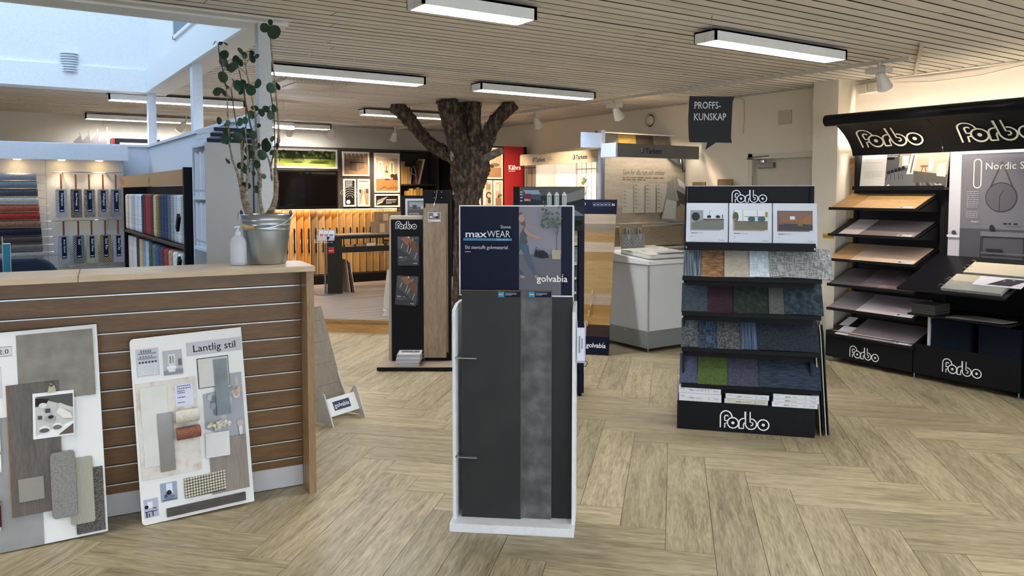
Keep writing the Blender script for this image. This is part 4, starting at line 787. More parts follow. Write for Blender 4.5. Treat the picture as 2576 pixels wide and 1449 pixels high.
# ================================================================ RIGHT-HAND WALL
F5 = Fr(6.74, 4.66, -90)     # local x runs towards the viewer along the wall, local y into the wall
t = thing('flooring_unit', 'black two-bay wall display with curved illuminated header, far right', 'display unit', F5.at(0, 0), rz=-90)
bx('base', (0, .872, 0, .36, .05, .305), black, t, .002); bx('base', (.88, 1.75, 0, .36, .05, .315), black, t, .002)
for u in (.02, .876, 1.73): MB().lathe([(.016, 0), (.018, .006), (.005, .012), (.005, .055)], 10, 0, None, u, .03).build('foot', alu, t)
bx('back_panel', (.07, .95, .345, .36, .305, 2.03), flat('#1b1b1c', .5), t); bx('back_panel', (.95, 1.95, .345, .36, .315, 2.03), blackm, t)
bx('post', (.955, .995, .30, .36, .3, 2.06), black, t); bx('post', (.06, .09, .32, .36, .3, 2.03), black, t); bx('post', (1.90, 1.94, .30, .36, .3, 2.06), black, t)
for u, (x0, z0, s) in enumerate(((.262, .085, .115), (1.135, .11, .125))):
    art('brand_mark', .35, .12, mark_items(0, 0, s, '#f0f0ea'), t, loc=(x0, -.001, z0), base=None)
# header: tube on top, concave fascia curving back to the posters
MB().tube([(-.03, -.02, 2.335), (2.6, -.02, 2.335)], .055, 18).build('top_tube', flat('#0a0b12', .4), t, smooth=True)
prof = [(-.02, 2.285), (.05, 2.245), (.115, 2.20), (.17, 2.15), (.215, 2.10), (.245, 2.05), (.26, 2.00)]
for a, b in ((.075, .948), (.952, 1.90), (1.904, 2.6)):
    MB().prism([(y, z) for y, z in prof] + [(y + .012, z + .006) for y, z in reversed(prof)], a, b, 'x').build('fascia', flat('#161618', .42), t, smooth=True)
def curve_art(items, x0, name='brand_mark'):
    o = art(name, 1, .3, items, t, base=None); L = [0]
    for p, q in zip(prof, prof[1:]): L.append(L[-1] + math.hypot(q[0] - p[0], q[1] - p[1]))
    for v in o.data.vertices:
        s = L[-1] - v.co.z; s = max(0, min(L[-1] - 1e-4, s))
        for k in range(len(L) - 1):
            if L[k] <= s <= L[k + 1]:
                f = (s - L[k]) / (L[k + 1] - L[k]); y = prof[k][0] + f * (prof[k + 1][0] - prof[k][0]); z = prof[k][1] + f * (prof[k + 1][1] - prof[k][1]); break
        v.co = (v.co.x + x0, y - .003 + v.co.y, z - .004)
    return o
curve_art(mark_items(0, .085, .235, '#fbf6e6'), .20); curve_art(mark_items(0, .085, .235, '#fbf6e6'), 1.13)
bx('light_strip', (.10, 2.5, .272, .305, 2.040, 2.045), flat('#fff0e4', .5, emit=30), t)
bx('light_strip', (.0, 2.5, .10, .125, 2.30, 2.306), flat('#fff0cf', .5, emit=2.5), t)
bx('top_shelf', (.05, 2.6, .05, .34, 2.286, 2.296), black, t)
I = [('r', .0, 0, .255, .345, '#c9c4bc'), ('t', 'Forbo Novilon', .04, .262, .026, '#a5a19b', {'fit': .20}), ('t', 'Scandinavia', .04, .23, .026, '#a5a19b', {'fit': .17}), ('lines', .04, .15, .23, 6, .012, .003, '#8f8b86'), ('lines', .03, .015, .22, 2, .008, .002, '#8f8b86'),
     ('r', .255, 0, .53, .345, '#4a4a4b'), ('p', [(.255, 0), (.53, 0), (.53, .16), (.255, .13)], '#5c5d5e'), ('r', .38, .18, .53, .345, '#8d8677'), ('r', .41, .20, .47, .29, '#cfd0c6'), ('r', .53, 0, .83, .345, '#b7a893'), ('p', [(.53, 0), (.83, 0), (.83, .11), (.53, .15)], '#4c4744'), ('p', [(.46, .12), (.52, .12), (.56, .345), (.50, .345)], '#e4dccb'), ('p', [(.49, .13), (.505, .13), (.525, .3), (.512, .3)], '#6b5540'),
     ('r', .66, .15, .70, .27, '#e9e4d3'), ('c', .62, .19, .04, '#8b6243', .010), ('s', [(.61, .18), (.585, .11)], .008, '#7b5236'), ('s', [(.63, .18), (.65, .11)], .008, '#7b5236'), ('p', [(.74, .10), (.82, .09), (.82, .22), (.74, .20)], '#d8cfbb'), ('c', .30, .27, .04, '#15161a', .012)]
for k in range(5): I += [('c', .29 + .035 * k, .14 + .01 * k, .016, '#1c1d22'), ('s', [(.28 + .035 * k, .13), (.275 + .04 * k, .07)], .004, '#1c1d22')]
for k in range(8): I.append(('p', [(.54 + .035 * k, .0), (.56 + .035 * k, .0), (.555 + .03 * k, .04), (.537 + .03 * k, .04)], ['#6a6461', '#39353a', '#7a726d'][k % 3]))
I += [('t', 'novilon', .27, .302, .036, '#efeee9', {'b': .025, 'fit': .11}), ('t', 'scandinavia', .27, .283, .018, '#dcdbd5', {'b': .01, 'fit': .10}), ('p', [(.29, .015), (.305, .03), (.32, .015), (.305, .0)], '#c9c4b5'), ('t', 'Forbo', .74, .015, .025, '#e3ded2', {'b': .01})]
o = art('poster', .83, .345, I, t, loc=(.165, .245, 1.692), rot=(R_(-7), 0, 0), base='#b5a896', th=.006)
MB().box(.12, 1.0, .20, .33, 1.668, 1.690).box(.12, 1.0, .195, .205, 1.668, 1.705).build('poster_ledge', black, t)
# right bay poster
I = [('r', 0, 0, .92, .42, '#4d4a53'), ('r', 0, .42, .92, 1.12, '#6d6a74'), ('r', 0, .0, .10, 1.12, '#b9b6bf'), ('r', .10, 1.06, .92, 1.12, '#a5a1a8'), ('r', 0, .38, .1, 1.12, '#c2bfc8')]
I += [('s', arc(.235, .985, .030, 0, 180, 8) + [(.205, .80)] + arc(.235, .80, .030, 180, 360, 8) + [(.265, .985)], .009, '#e9dcc4', True), ('s', [(.235, 1.02), (.235, 1.1)], .002, '#3a3a40')]
I += [('t', 'Nordic Stories', .295, .925, .085, '#efeeea', {}), ('c', .43, .69, .125, '#39343b'), ('c', .43, .69, .118, '#57535d'), ('s', [(.345, .78), (.43, .99), (.515, .78)], .009, '#3e3437'), ('s', [(.42, .58), (.42, .70), (.45, .75)], .005, '#33303a')]
for k in range(9): I.append(('lines', .155, .735 - .0165 * k, .33, 1, .01, .005, '#a9a7b0'))
for k in range(4): I.append(('lines', .155, .565 - .0165 * k, .33, 1, .01, .005, '#a9a7b0'))
I += [('t', 'Designer', .20, .475, .018, '#c9c7cf', {'b': .01}), ('r', .28, .36, .80, .40, '#6f6b76'), ('s', [(.285, .0), (.285, .36)], .007, '#2b2930'), ('s', [(.62, .0), (.62, .36)], .007, '#2b2930'), ('r', .285, .21, .8, .225, '#5f5c66'), ('r', .33, .225, .46, .255, '#2d2a31'), ('c', .37, .43, .018, '#2c2a30', .03), ('s', [(.46, .47), (.49, .47)], .012, '#232128'), ('s', [(.50, .47), (.52, .47)], .012, '#232128'), ('s', [(.54, .47), (.57, .47)], .012, '#232128'), ('c', .06, .38, .02, '#3b3941', .02), ('r', .0, .34, .1, .36, '#d0ced6')]
art('poster', .90, 1.12, I, t, loc=(1.0, .29, .915), base='#625f69', th=.01)
for i, z in enumerate((1.50, 1.25, 1.01, .768, .535, .285)):
    bx('shelf_tray', (0, .86, 0, .385, -.014, -.004), black, t, loc=(.04, -.035, z), rot=(R_(21), 0, 0), bevel=.001)
    MB().box(.035, .905, -.05, -.033, z - .022, z + .004).build('shelf_lip', black, t, bevel=.002)
    MB().prism([(-.03, z - .02), (.30, z + .10), (.34, z + .02), (.34, z - .03), (.20, z - .03)], .893, .900, 'x').build('shelf_bracket', black, t)
def fsheet(row, x0, x1, y0, d, lab, m, th=.004, lift=0, yaw=0, gp='floor sheets on the black wall shelves', card=0):
    z = (1.50, 1.25, 1.01, .768, .535, .285)[row]; s, c = math.sin(R_(21)), math.cos(R_(21))
    o = lay(F5, 'floor_sheet', lab, 'floor sample', x0, -.035 + y0 * c - lift * s, z + y0 * s + lift * c - .003, x1 - x0, d, th, m, 21, yaw, gp)
    if card: art('spec_card', .13, .045, [('r', .01, .01, .04, .035, '#4c4a4c'), ('lines', .05, .03, .12, 3, .01, .003, '#77757a')], o, loc=(x1 - x0 - .16, .012, th + .0006), rot=(R_(-90), 0, 0), base='#c9c5c9')
def fm(a, b, k='wood', s=3, st=(1, 8, 1), c3=None): return tex(k, a, b, s, .45, st, c3=c3)
fsheet(0, .02 + .04, .87, .0, .37, 'golden oak planks sheet on the top shelf of the black wall unit', fm('#a98254', '#c7a273'), card=1)
fsheet(0, .055, .27, .0, .36, 'darker honey oak strip at the left of the top wall shelf', fm('#9a7040', '#b78c57'), lift=.005)
fsheet(1, .28, .87, .0, .37, 'mauve grey wood sheet on the second wall shelf', fm('#6b5f60', '#897b7b'), card=1)
fsheet(1, .14, .34, .0, .36, 'pale pinkish oak square on the second wall shelf', fm('#b3a2a2', '#cabcbc'), lift=.005)
fsheet(2, .20, .87, .0, .37, 'peach coloured oak sheet on the third wall shelf', fm('#c2a288', '#d9bea5'), card=1)
fsheet(2, .045, .26, .0, .36, 'tan herringbone oak sheet at the left of the third wall shelf', fm('#a67c50', '#bf9871'), lift=.005)
fsheet(3, .06, .87, .0, .37, 'dark grey brown slate sheet on the fourth wall shelf', fm('#4b4346', '#5f5659', 'noise', 5, (1, 1, 1)), card=1)
fsheet(3, .36, .89, .01, .38, 'purple-brown marble sheet with pale veins on the fourth wall shelf', fm('#6b5a5e', '#8d7f82', 'noise', 7, (1, 1, 1), '#6f5f62'), lift=.006, card=1)
fsheet(4, .05, .87, .0, .37, 'light pinkish stone tile sheet on the fifth wall shelf', fm('#b8a9ac', '#c9bcbe', 'noise', 4, (1, 1, 1)), card=1)
fsheet(4, .045, .33, .0, .37, 'grey striped wood sheet at the left of the fifth wall shelf', fm('#716769', '#8f8587'), lift=.005)
fsheet(5, .25, .87, .0, .37, 'mauve stone tile sheet on the lowest wall shelf', fm('#85777a', '#9a8d8f', 'noise', 5, (1, 1, 1)), card=1)
ck = lay(F5, 'floor_sheet', 'black and white chequered sheet at the left of the lowest wall shelf', 'floor sample', .055, -.03, .284, .21, .36, .003, flat('#17161a', .35), 21, 0, 'floor sheets on the black wall shelves')
MB().box(.06, .205, .005, .17, .003, .0036).box(-.0, .10, .175, .355, .003, .0036).build('white_square', flat('#d9d6d9', .35), ck)
lay(F5, 'floor_sheet', 'white sheet lying flat on the base under the lowest wall shelf', 'floor sample', .12, .005, .306, .55, .30, .003, flat('#d9d2c6', .5), 0, 0, 'floor sheets on the black wall shelves')
lay(F5, 'floor_sheet', 'orange wood sheet lying flat on the base under the lowest wall shelf', 'floor sample', .07, .01, .3095, .3, .25, .003, flat('#b58d5a', .5), 0, 0, 'floor sheets on the black wall shelves')
# sloping black worktop, pattern books, tile stacks, fabric boxes in the right bay
bx('worktop', (0, .86, 0, .74, -.02, 0), flat('#131317', .35), t, loc=(.905, -.34, .835), rot=(R_(22), 0, 0), bevel=.003)
bx('under_shelf', (.93, 1.74, -.20, .34, .595, .61), black, t)
s22, c22 = math.sin(R_(22)), math.cos(R_(22))
def onw(x, y, lift=0): return F5.at(x, -.34 + y * c22 - lift * s22, .835 + y * s22 + lift * c22)
pb = thing('ring_binder_samples', 'open ring-bound sample book with grey top page on the black sloping worktop', 'sample book', onw(1.27, .03, .001), rz=-90, tilt=22)
bx('pages', (0, .46, 0, .27, 0, .022), tex('noise', '#77797a', '#8b8c8c', 40, .7), pb); bx('top_page', (0, .46, .0, .15, .022, .0235), tex('noise', '#8b8b84', '#99998f', 8, .6), pb); bx('cream_page', (.0, .46, .15, .27, .022, .0235), flat('#b3ab96', .7), pb)
pc = thing('ring_binder_samples', 'second ring-bound sample book with cream pages, further up the sloping worktop', 'sample book', onw(1.30, .34, .001), rz=-90, tilt=22)
bx('pages', (0, .46, 0, .20, 0, .022), flat('#8f8a80', .8), pc); bx('cream_page', (0, .46, 0, .20, .022, .024), flat('#b8af99', .7), pc)
for b, ys in ((pb, (.02, .12, .15)), (pc, (.03, .09, .18))):
    for y in ys: MB().tube([(.012 + .03 * math.cos(R_(a)) - .012, y, .015 + .034 * math.sin(R_(a))) for a in range(-20, 201, 20)], .0018, 6).build('ring', flat('#c4c2bc', .25, .9), b)
b = thing('brochure', 'white brochure with dark photo lying on the ring-bound sample book', 'brochure', onw(1.47, .13, .0255), rz=-90, tilt=22)
art('cover_print', .36, .16, [('p', [(.10, .02), (.20, .14), (.36, .14), (.28, .02)], '#35343a'), ('c', .2, .1, .01, '#d9d9e0', .004), ('c', .26, .12, .012, '#d9d9e0', .004)], b, loc=(0, 0, .0045), rot=(R_(-90), 0, 0), base='#d6d4dc', dz=.0004)
bx('pages', (0, .36, 0, .16, 0, .004), flat('#d6d4dc', .6), b)
for k in range(10):
    lay(F5, 'tile_sample', 'dark stone sample tile in the pile under the sloping worktop, ' + ['lowest', 'second from bottom', 'third from bottom', 'fourth from bottom', 'fifth from bottom', 'fifth from top', 'fourth from top', 'third from top', 'second from top', 'topmost'][k], 'floor sample', .955 + .004 * (k % 3), -.19 + .003 * (k % 2), .611 + .0085 * k, .20, .24, .008, flat('#4a463e' if k % 2 else '#3c3932', .6), 0, 0, 'dark tile pile under the worktop')
for k in range(3):
    lay(F5, 'tile_sample', 'thin pale sample sheet, %s of the fan under the sloping worktop' % ['lowest', 'middle', 'uppermost'][k], 'floor sample', 1.25 + .05 * k, -.19, .611 + .005 * k, .36, .2, .003, flat(['#8a857a', '#7b766c', '#6b675f'][k], .6), 0, 3 - 4 * k, 'pale sheets under the worktop')
for k, x in enumerate((1.03, 1.42)):
    b = thing('fabric_box', 'dark navy fabric storage box in the black wall unit, %s' % ('left one' if k == 0 else 'right one'), 'storage box', F5.at(x, .0, .316), rz=-90, group='navy fabric boxes')
    fb = flat('#0c1622', .9)
    MB().box(0, .32, .01, .015, 0, .235).box(0, .005, .015, .29, 0, .235).box(.315, .32, .015, .29, 0, .235).box(.005, .315, .285, .29, 0, .235).box(.005, .315, .015, .285, 0, .005).build('body', fb, b); bx('front_flap', (0, .32, .002, .010, .195, .24), fb, b)
o = bx('white_board', (0, .02, 0, .22, 0, .26), flat('#c9c9ce', .5), None, loc=F5.at(1.0, .0, .316), rot=(0, 0, R_(-90))); tag(o, 'white edged board standing left of the navy fabric boxes', 'board')
o = bx('grey_cabinet', (0, .5, 0, .4, 0, .95), flat('#9b9da3', .5), None, loc=F5.at(1.795, .0, 0), rot=(0, 0, R_(-90))); tag(o, 'grey panel edge at the far right edge of the picture', 'panel')
# column, door, wall things
dr = tag(bx('door_1', (XW + .05, XW + .10, 5.14, 5.96, .01, 2.02), flat('#bdb3a3', .5)), kind='structure')
fr = MB().box(XW - .012, XW + .14, 5.08, 5.14, 0, 2.08).box(XW - .012, XW + .14, 5.96, 6.02, 0, 2.08).box(XW - .012, XW + .14, 5.08, 6.02, 2.02, 2.08)
fr.build('door_frame', flat('#c4bbab', .5), dr); bx('outside', (XW + .11, XW + .13, 5.08, 6.02, 0, 2.1), flat('#8f887c', .8), dr)
for z in (1.73, .4): MB().tube([(XW + .0, 5.965, z), (XW + .0, 5.965, z + .11)], .009, 8).build('hinge', flat('#9d9484', .4, .5), dr)
dc = thing('door_closer', 'grey metal door closer with folding arm above the back door', 'door closer', (XW + .045, 5.90, 1.95))
MB().box(-.045, 0, -.22, 0, -.035, .03).build('body', flat('#85837f', .35, .7), dc, bevel=.008); MB().lathe([(.032, .03), (.032, .055), (.015, .06)], 14, 0, None, -.025, -.07).build('pinion', flat('#cfcfcb', .2, .9), dc)
MB().tube([(-.03, -.07, .065), (-.07, .12, .075)], .007, 6).tube([(-.07, .12, .085), (-.06, -.17, .10)], .006, 6).build('arm', flat('#6b6862', .35, .7), dc)
o = MB().lathe([(0, .03), (.05, .03), (.065, .018), (.068, .0), (.068, -.0)], 24, 0).lathe([(.112, -.004), (.11, .006), (.085, .008), (.08, -.004)], 28, 0).build('wall_vent', flat('#c9bda8', .6), None, smooth=True, loc=(XW - .006, 7.632, 2.585), rot=(0, R_(-90), 0)); tag(o, 'round white air valve high on the right wall', 'vent')
o = MB().box(-.012, 0, -.085, .085, -.075, .075).box(-.016, -.012, -.055, .055, -.04, .04).build('wall_vent', flat('#b3a88f', .6), None, bevel=.004, loc=(XW, 5.53, 2.46)); tag(o, 'square beige vent cover above the back door', 'vent')
o = MB().tube([(XW - .01, 6.30, 2.74), (XW - .02, 6.14, 2.73), (XW - .02, 6.08, 2.70), (XW - .015, 6.08, 2.5), (XW - .015, 6.09, 2.32)], .006, 6).build('cable', flat('#b9ad97', .6), None, smooth=True); tag(o, 'loose cable hanging down the wall right of the speech bubble sign', 'cable')
o = art('yellow_sign', .125, .045, [('t', 'RÖKLUCKA', .0625, .012, .027, '#2d2a16', {'al': .5, 'fit': .11, 'b': .01}), ('s', [(.002, .002), (.123, .002), (.123, .043), (.002, .043)], .0015, '#5a4a10', True)], None, loc=(6.918, 4.838, 1.187), rot=(0, 0, R_(-90)), base='#cfa51c', th=.0015); tag(o, 'small yellow Röklucka sign on the column beside the black wall unit', 'sign')
for k, z in enumerate((2.44, 1.20, 1.42)): pass
wbd = thing('wood_board', 'tall rustic wood board leaning in the niche behind the black wall unit', 'board', (7.13, 4.685, 0), rz=-90)
bx('face', (0, .17, 0, .018, 0, 1.93), tex('wood', '#8a6a45', '#b5946a', 3, .6, (8, 8, 1)), wbd); bx('cap', (-.004, .174, -.006, .022, 1.93, 1.985), flat('#7e5c31', .6), wbd)
for z in (1.43, 1.19):
    o = MB().box(-.04, 0, -.045, .045, -.04, .04).box(-.046, -.04, -.018, .018, -.018, .018).build('wall_switch', flat('#c3b383', .5), None, bevel=.003, loc=(7.128, 4.66, z)); tag(o, 'cream wall switch on the wood board beside the black wall unit, %s' % ('upper' if z > 1.3 else 'lower'), 'switch', 'cream switches in the niche')
for k, (y, z) in enumerate(((4.60, 2.66), (4.50, 2.665), (4.39, 2.675))):
    o = MB().box(-.045, 0, -.045, .045, -.045, .045).lathe([(.03, .0455), (.028, .042), (.02, .041), (0, .041)], 14, 0, Matrix.Rotation(R_(-90), 4, 'Y')).build('wall_socket', flat('#c8c0ae', .5), None, bevel=.002, loc=(XW, y, z)); tag(o, 'beige wall socket under the ceiling above the black wall unit, ' + ['left of three', 'middle of three', 'right of three'][k], 'socket', 'sockets under the ceiling')
MBc = MB().tube([(XW - .01, 12.0, 2.738), (XW - .01, 6.2, 2.738), (XW - .01, 5.0, 2.74), (XW - .01, 1.0, 2.738)], .008, 6)
tag(MBc.build('cable', flat('#cdc3b1', .6), None), 'white cable running along the top of the right wall', 'cable')
MBc = MB().tube([(XW - .015, 4.3, 2.69), (XW - .02, 3.9, 2.655), (XW - .02, 3.5, 2.66), (XW - .02, 3.2, 2.70), (XW - .02, 2.9, 2.71), (XW - .02, 2.86, 2.60), (XW - .02, 2.86, 2.40)], .006, 6)
tag(MBc.build('cable', flat('#b7ad9a', .6), None, smooth=True), 'grey cable sagging above the black curved header', 'cable')
for k, (y, x, w, h, lb) in enumerate(((6.75, 7.0, .20, 1.77, 'brown wooden board leaning behind the tile tower header, left one'), (6.40, 7.05, .22, 1.80, 'plain wooden board leaning behind the tile tower header, right one'))):
    o = bx('wood_board', (0, .02, -w, 0, 0, h), tex('wood', '#6d5433', '#8d7147', 4, .6, (8, 8, 1)), None, loc=(x, y, 0), rot=(0, R_(2), 0)); tag(o, lb, 'board')
# --- long wood-floor wall display with kitchen poster
F6 = Fr(6.98, 10.25, -90)
t = thing('wall_display', 'beige-fascia wall display with lit kitchen poster on the right wall', 'display unit', F6.at(0, 0, .0), rz=-90)
MB().prism([(-.26, 2.05), (-.26, 2.20), (-.24, 2.22), (.06, 2.22), (.06, 2.19), (-.235, 2.19), (-.235, 2.05)], .26, 3.2, 'x').build('fascia', flat('#ad9d88', .6), t)
bx('light_strip', (.3, 3.15, -.20, -.17, 2.10, 2.106), flat('#fff0dc', .5, emit=4.5), t)
bx('back_frame', (.0, 3.2, .012, .06, .17, 2.20), flat('#b9ad9a', .6), t)
def tark(mb_t, x, z, s, y):
    art('brand_mark', 1, .1, [('c', x + .045 * s / .09, z + .035 * s / .09, .036 * s / .09, '#3a3d4c', .042 * s / .09), ('c', x + .038 * s / .09, z + .04 * s / .09, .018 * s / .09, '#a9a69f', .03 * s / .09), ('c', x + .05 * s / .09, z + .036 * s / .09, .012 * s / .09, '#4a4c5c', .016 * s / .09), ('t', 'Tarkett', x + .095 * s / .09, z, s, '#23233f', {'b': .02, 'fit': .27 * s / .09}), ('r', x + .40 * s / .09, z - .02 * s / .09, x + .403 * s / .09, z + .09 * s / .09, '#7d766c'), ('lines', x + .44 * s / .09, z + .045 * s / .09, x + .60 * s / .09, 1, .01, .014 * s / .09, '#83796c'), ('lines', x + .44 * s / .09, z + .015 * s / .09, x + .68 * s / .09, 1, .01, .014 * s / .09, '#83796c')], mb_t, loc=(0, y, 0), base=None)
tark(t, .58, 2.095, .085, -.2615); tark(t, 1.56, 2.10, .085, -.2615)
W_, H_ = 3.15, 1.0
I = [('r', 0, 0, .32, H_, '#6e675d'), ('r', .32, 0, 1.3, H_, '#d2cfcc'), ('r', .86, 0, 1.3, H_, '#dcdbdc'), ('r', 1.3, 0, W_, H_, '#cfc4bc'), ('r', .06, .5, .075, .9, '#3a3633'), ('r', .2, .5, .215, .9, '#3a3633'), ('r', .0, .9, .32, .915, '#3a3633'), ('r', .8, 0, .81, H_, '#b8b4b0')]
for u in (1.34, 1.56, 1.88, 2.2): I += [('r', u, .33, u + .24, .97, '#e9e4e1'), ('r', u, .33, u + .012, .97, '#3e3734'), ('r', u + .23, .33, u + .245, .97, '#3e3734'), ('r', u, .33, u + .24, .345, '#3e3734'), ('r', u, .85, u + .24, .858, '#3e3734'), ('r', u + .12, .33, u + .126, .97, '#4a423e')]
I += [('r', 1.0, .255, 2.9, .275, '#4c3c33'), ('r', 1.3, .275, 2.9, .29, '#c9a588'), ('r', 1.3, .0, 2.9, .255, '#7d4a38'), ('r', 1.35, .0, 2.9, .2, '#d2a37c'), ('p', [(1.47, .28), (1.53, .28), (1.52, .50), (1.48, .50)], '#d5d3d0'), ('c', 1.83, .33, .035, '#2b1a1d', .05)]
rr2 = random.Random(8)
for k in range(16): I.append(('c', 1.50 + rr2.uniform(-.1, .1), .60 + rr2.uniform(-.09, .12), rr2.uniform(.02, .035), rr2.choice(['#d9cf8f', '#7c8a5a', '#e6b98f', '#e9e3c8', '#5f7048'])))
for c0 in (1.38, 1.68, 2.02, 2.10): I += [('s', [(c0, 0), (c0 + .03, .25)], .014, '#b57f4d'), ('s', [(c0 + .22, 0), (c0 + .19, .25)], .014, '#b57f4d'), ('s', [(c0, .13), (c0 + .22, .13)], .016, '#c08a55'), ('s', [(c0 + .01, .25), (c0 + .21, .25)], .018, '#c58f5b'), ('s', [(c0 + .08, .13), (c0 + .07, .25)], .008, '#b57f4d'), ('s', [(c0 + .14, .13), (c0 + .15, .25)], .008, '#b57f4d')]
I += [('r', .12, .0, .56, .02, '#6b1d22'), ('r', .06, .0, .30, .27, '#5f1a20'), ('p', [(.0, .30), (.50, .36), (.50, .375), (.0, .33)], '#6f645c'), ('t', 'Trägolv', .09, .33, .105, '#efe6e0', {'b': .01, 'fit': .24}), ('t', 'EXKLUSIVT', .09, .27, .04, '#d5b7b0', {}), ('lines', .08, .17, .28, 3, .05, .02, '#caa9a6')]
art('poster', W_, H_, I, t, loc=(.0, .0, 1.12), base='#c9c4be', th=.01)
bx('lower_rack', (0, 3.15, -.02, .01, .17, 1.12), flat('#6b5236', .6), t)
# --- red end panel with framed pictures
t = thing('end_display', 'red end panel with dark picture panel beside the tree', 'display unit', (6.16, 10.32, .16))
bx('red_panel', (.48, .84, -.02, .02, 0, 2.2), flat('#8c1118', .45), t, .002); bx('side_panel', (.84, .90, -.02, .4, 0, 2.2), blackm, t); bx('picture_panel', (0, .48, .0, .03, 0, 2.2), flat('#2b241e', .6), t)
bx('light_strip', (.02, .035, -.03, -.01, .9, 2.15), flat('#ffd9a0', .5, emit=4), t)
art('lettering', .3, .12, [('t', 'Kährs', .03, .05, .10, '#efe9e6', {'b': .02, 'fit': .23}), ('lines', .035, .018, .25, 1, .01, .018, '#cfa3a0')], t, loc=(.52, -.022, 1.79), base=None)
for (x, z, w, h, ks) in ((.10, 1.69, .34, .48, 0), (.10, 1.24, .15, .43, 1), (.28, 1.24, .16, .43, 2)):
    f = bx('picture_frame', (x, x + w, -.03, -.001, z, z + h), flat('#d9cdbb', .5), t)
    I = [('r', 0, 0, w - .05, (h - .05) * .35, '#8e6a4a'), ('c', w * .5, h * .4, w * .25, '#6e5a4e', h * .06), ('c', w * .35, h * .35, w * .1, '#3a2f2a', h * .05), ('r', w * .1, h * .55, w * .35, h * .8, '#d9c9b4')] if ks != 1 else [('s', arc(w * .4, h * .4, w * .3, 20, 300, 8), .02, '#3a2c25'), ('c', w * .45, h * .2, w * .2, '#4a3a30', h * .1), ('r', w * .1, h * .6, w * .6, h * .8, '#84705f')]
    art('print', w - .05, h - .05, I, f, loc=(x + .025, -.032, z + .025), base='#b09a84')
# --- perpendicular vinyl floor panel with broom poster
F7 = Fr(5.86, 7.0, 0)
t = thing('vinyl_display', 'grey-fascia gondola with wood-look poster Golv för alla rum och smaker', 'display unit', F7.at(0, 0), rz=0)
bx('fascia', (.0, 1.30, -.26, -.235, 2.045, 2.20), flat('#6a6961', .5), t); bx('fascia_end', (-.03, -.001, -.26, .0, 2.045, 2.205), flat('#c3cde0', .5), t, .002); bx('fascia_top', (0, 1.30, -.235, .0, 2.19, 2.20), flat('#6a6961', .5), t)
bx('light_strip', (.03, 1.27, -.18, -.15, 2.085, 2.091), flat('#fff2e0', .5, emit=7), t)
tark(t, .33, 2.095, .085, -.2615)
for x in (-.002, 1.31): bx('upright', (x, x + .03, .0, .03, 0, 2.2), flat('#8f949d', .3, .7), t)
W_, H_ = 1.28, .80
wdm = tex('wood', '#9d8f7c', '#b8ab98', 3, .45, (1, 1, 7))
I = [('p', [(0, 0), (W_, 0), (W_, .14), (0, .22)], tex('wood', '#8d7e6b', '#a39481', 3, .45, (1, 1, 7))), ('t', 'Golv för alla rum och smaker', .27, .575, .085, '#5c5145', {'fit': .68}), ('lines', .27, .535, .93, 2, .025, .008, '#4c443b')]
for k in range(4):
    x0 = .27 + .175 * k + (.0 if k == 0 else 0); v1 = .40 if k == 0 else .47
    I.append(('r', x0, .12, x0 + .172, v1, '#b3ada0'))
    n = 7
    for q in range(int((v1 - .14) / .045)): I += [('r', x0 + .012, v1 - .02 - .045 * q, x0 + .05, v1 - .015 - .045 * q, '#4f4b46'), ('lines', x0 + .012, v1 - .032 - .045 * q, x0 + .155, 1, .01, .0035, '#8b867e')]
I += [('p', [(.86, .03), (1.12, .0), (1.28, .0), (1.28, .43), (1.12, .56), (1.0, .50)], '#8b8a87'), ('p', [(1.13, .54), (1.28, .46), (1.28, .40), (1.16, .45)], '#c9c9c8'), ('p', [(1.10, .40), (1.28, .33), (1.28, .20), (1.14, .24)], '#393a3e'), ('p', [(.88, .05), (1.1, .03), (1.12, .25), (.95, .28)], '#b5b4b2'), ('p', [(1.04, .56), (1.06, .56), (1.17, .22), (1.13, .21)], '#a09478'), ('p', [(1.12, .26), (1.17, .27), (1.185, .18), (1.13, .17)], '#4a463f'), ('p', [(1.13, .19), (1.185, .2), (1.25, .06), (1.22, .02), (1.15, .03)], '#9c855a')]
art('poster', W_, H_, I, t, loc=(.03, -.004, 1.28), base=wdm, th=.01)
bx('lower_panel', (.03, 1.31, 0, .02, .0, 1.235), tex('wood', '#85765f', '#9b8b73', 2, .5, (1, 1, 5)), t); MB().box(.03, 1.31, -.03, .0, 1.245, 1.275).build('shelf_rail', flat('#a5a5a2', .4, .5), t)
cu = MB()
for k in range(6):
    a0, a1 = k * .35, (k + 1) * .35; cu.add([(.98 + .05 * k, -.02 - .05 * math.sin(a0), 2.08 - .03 * k), (1.24, -.02 - .05 * math.sin(a0) * .5, 2.08), (1.24, -.02 - .05 * math.sin(a1) * .5, 2.04 - .03 * k), (.98 + .05 * (k + 1), -.02 - .05 * math.sin(a1), 2.08 - .03 * (k + 1))], [(0, 1, 2, 3)])
cu.add([(1.18, -.06, 2.05), (1.21, -.05, 2.05), (1.235, -.04, 1.93), (1.21, -.055, 1.92)], [(0, 1, 2, 3)], 1)
cu.build('peeling_corner', [flat('#3b3936', .5), flat('#e6e6e6', .4)], t)
bx('desk_top', (.0, 1.10, -.31, -.001, .985, 1.005), flat('#c9c3b8', .4), t); bx('desk_pad', (.75, 1.05, -.28, -.1, 1.005, 1.012), flat('#2a2726', .5), t)
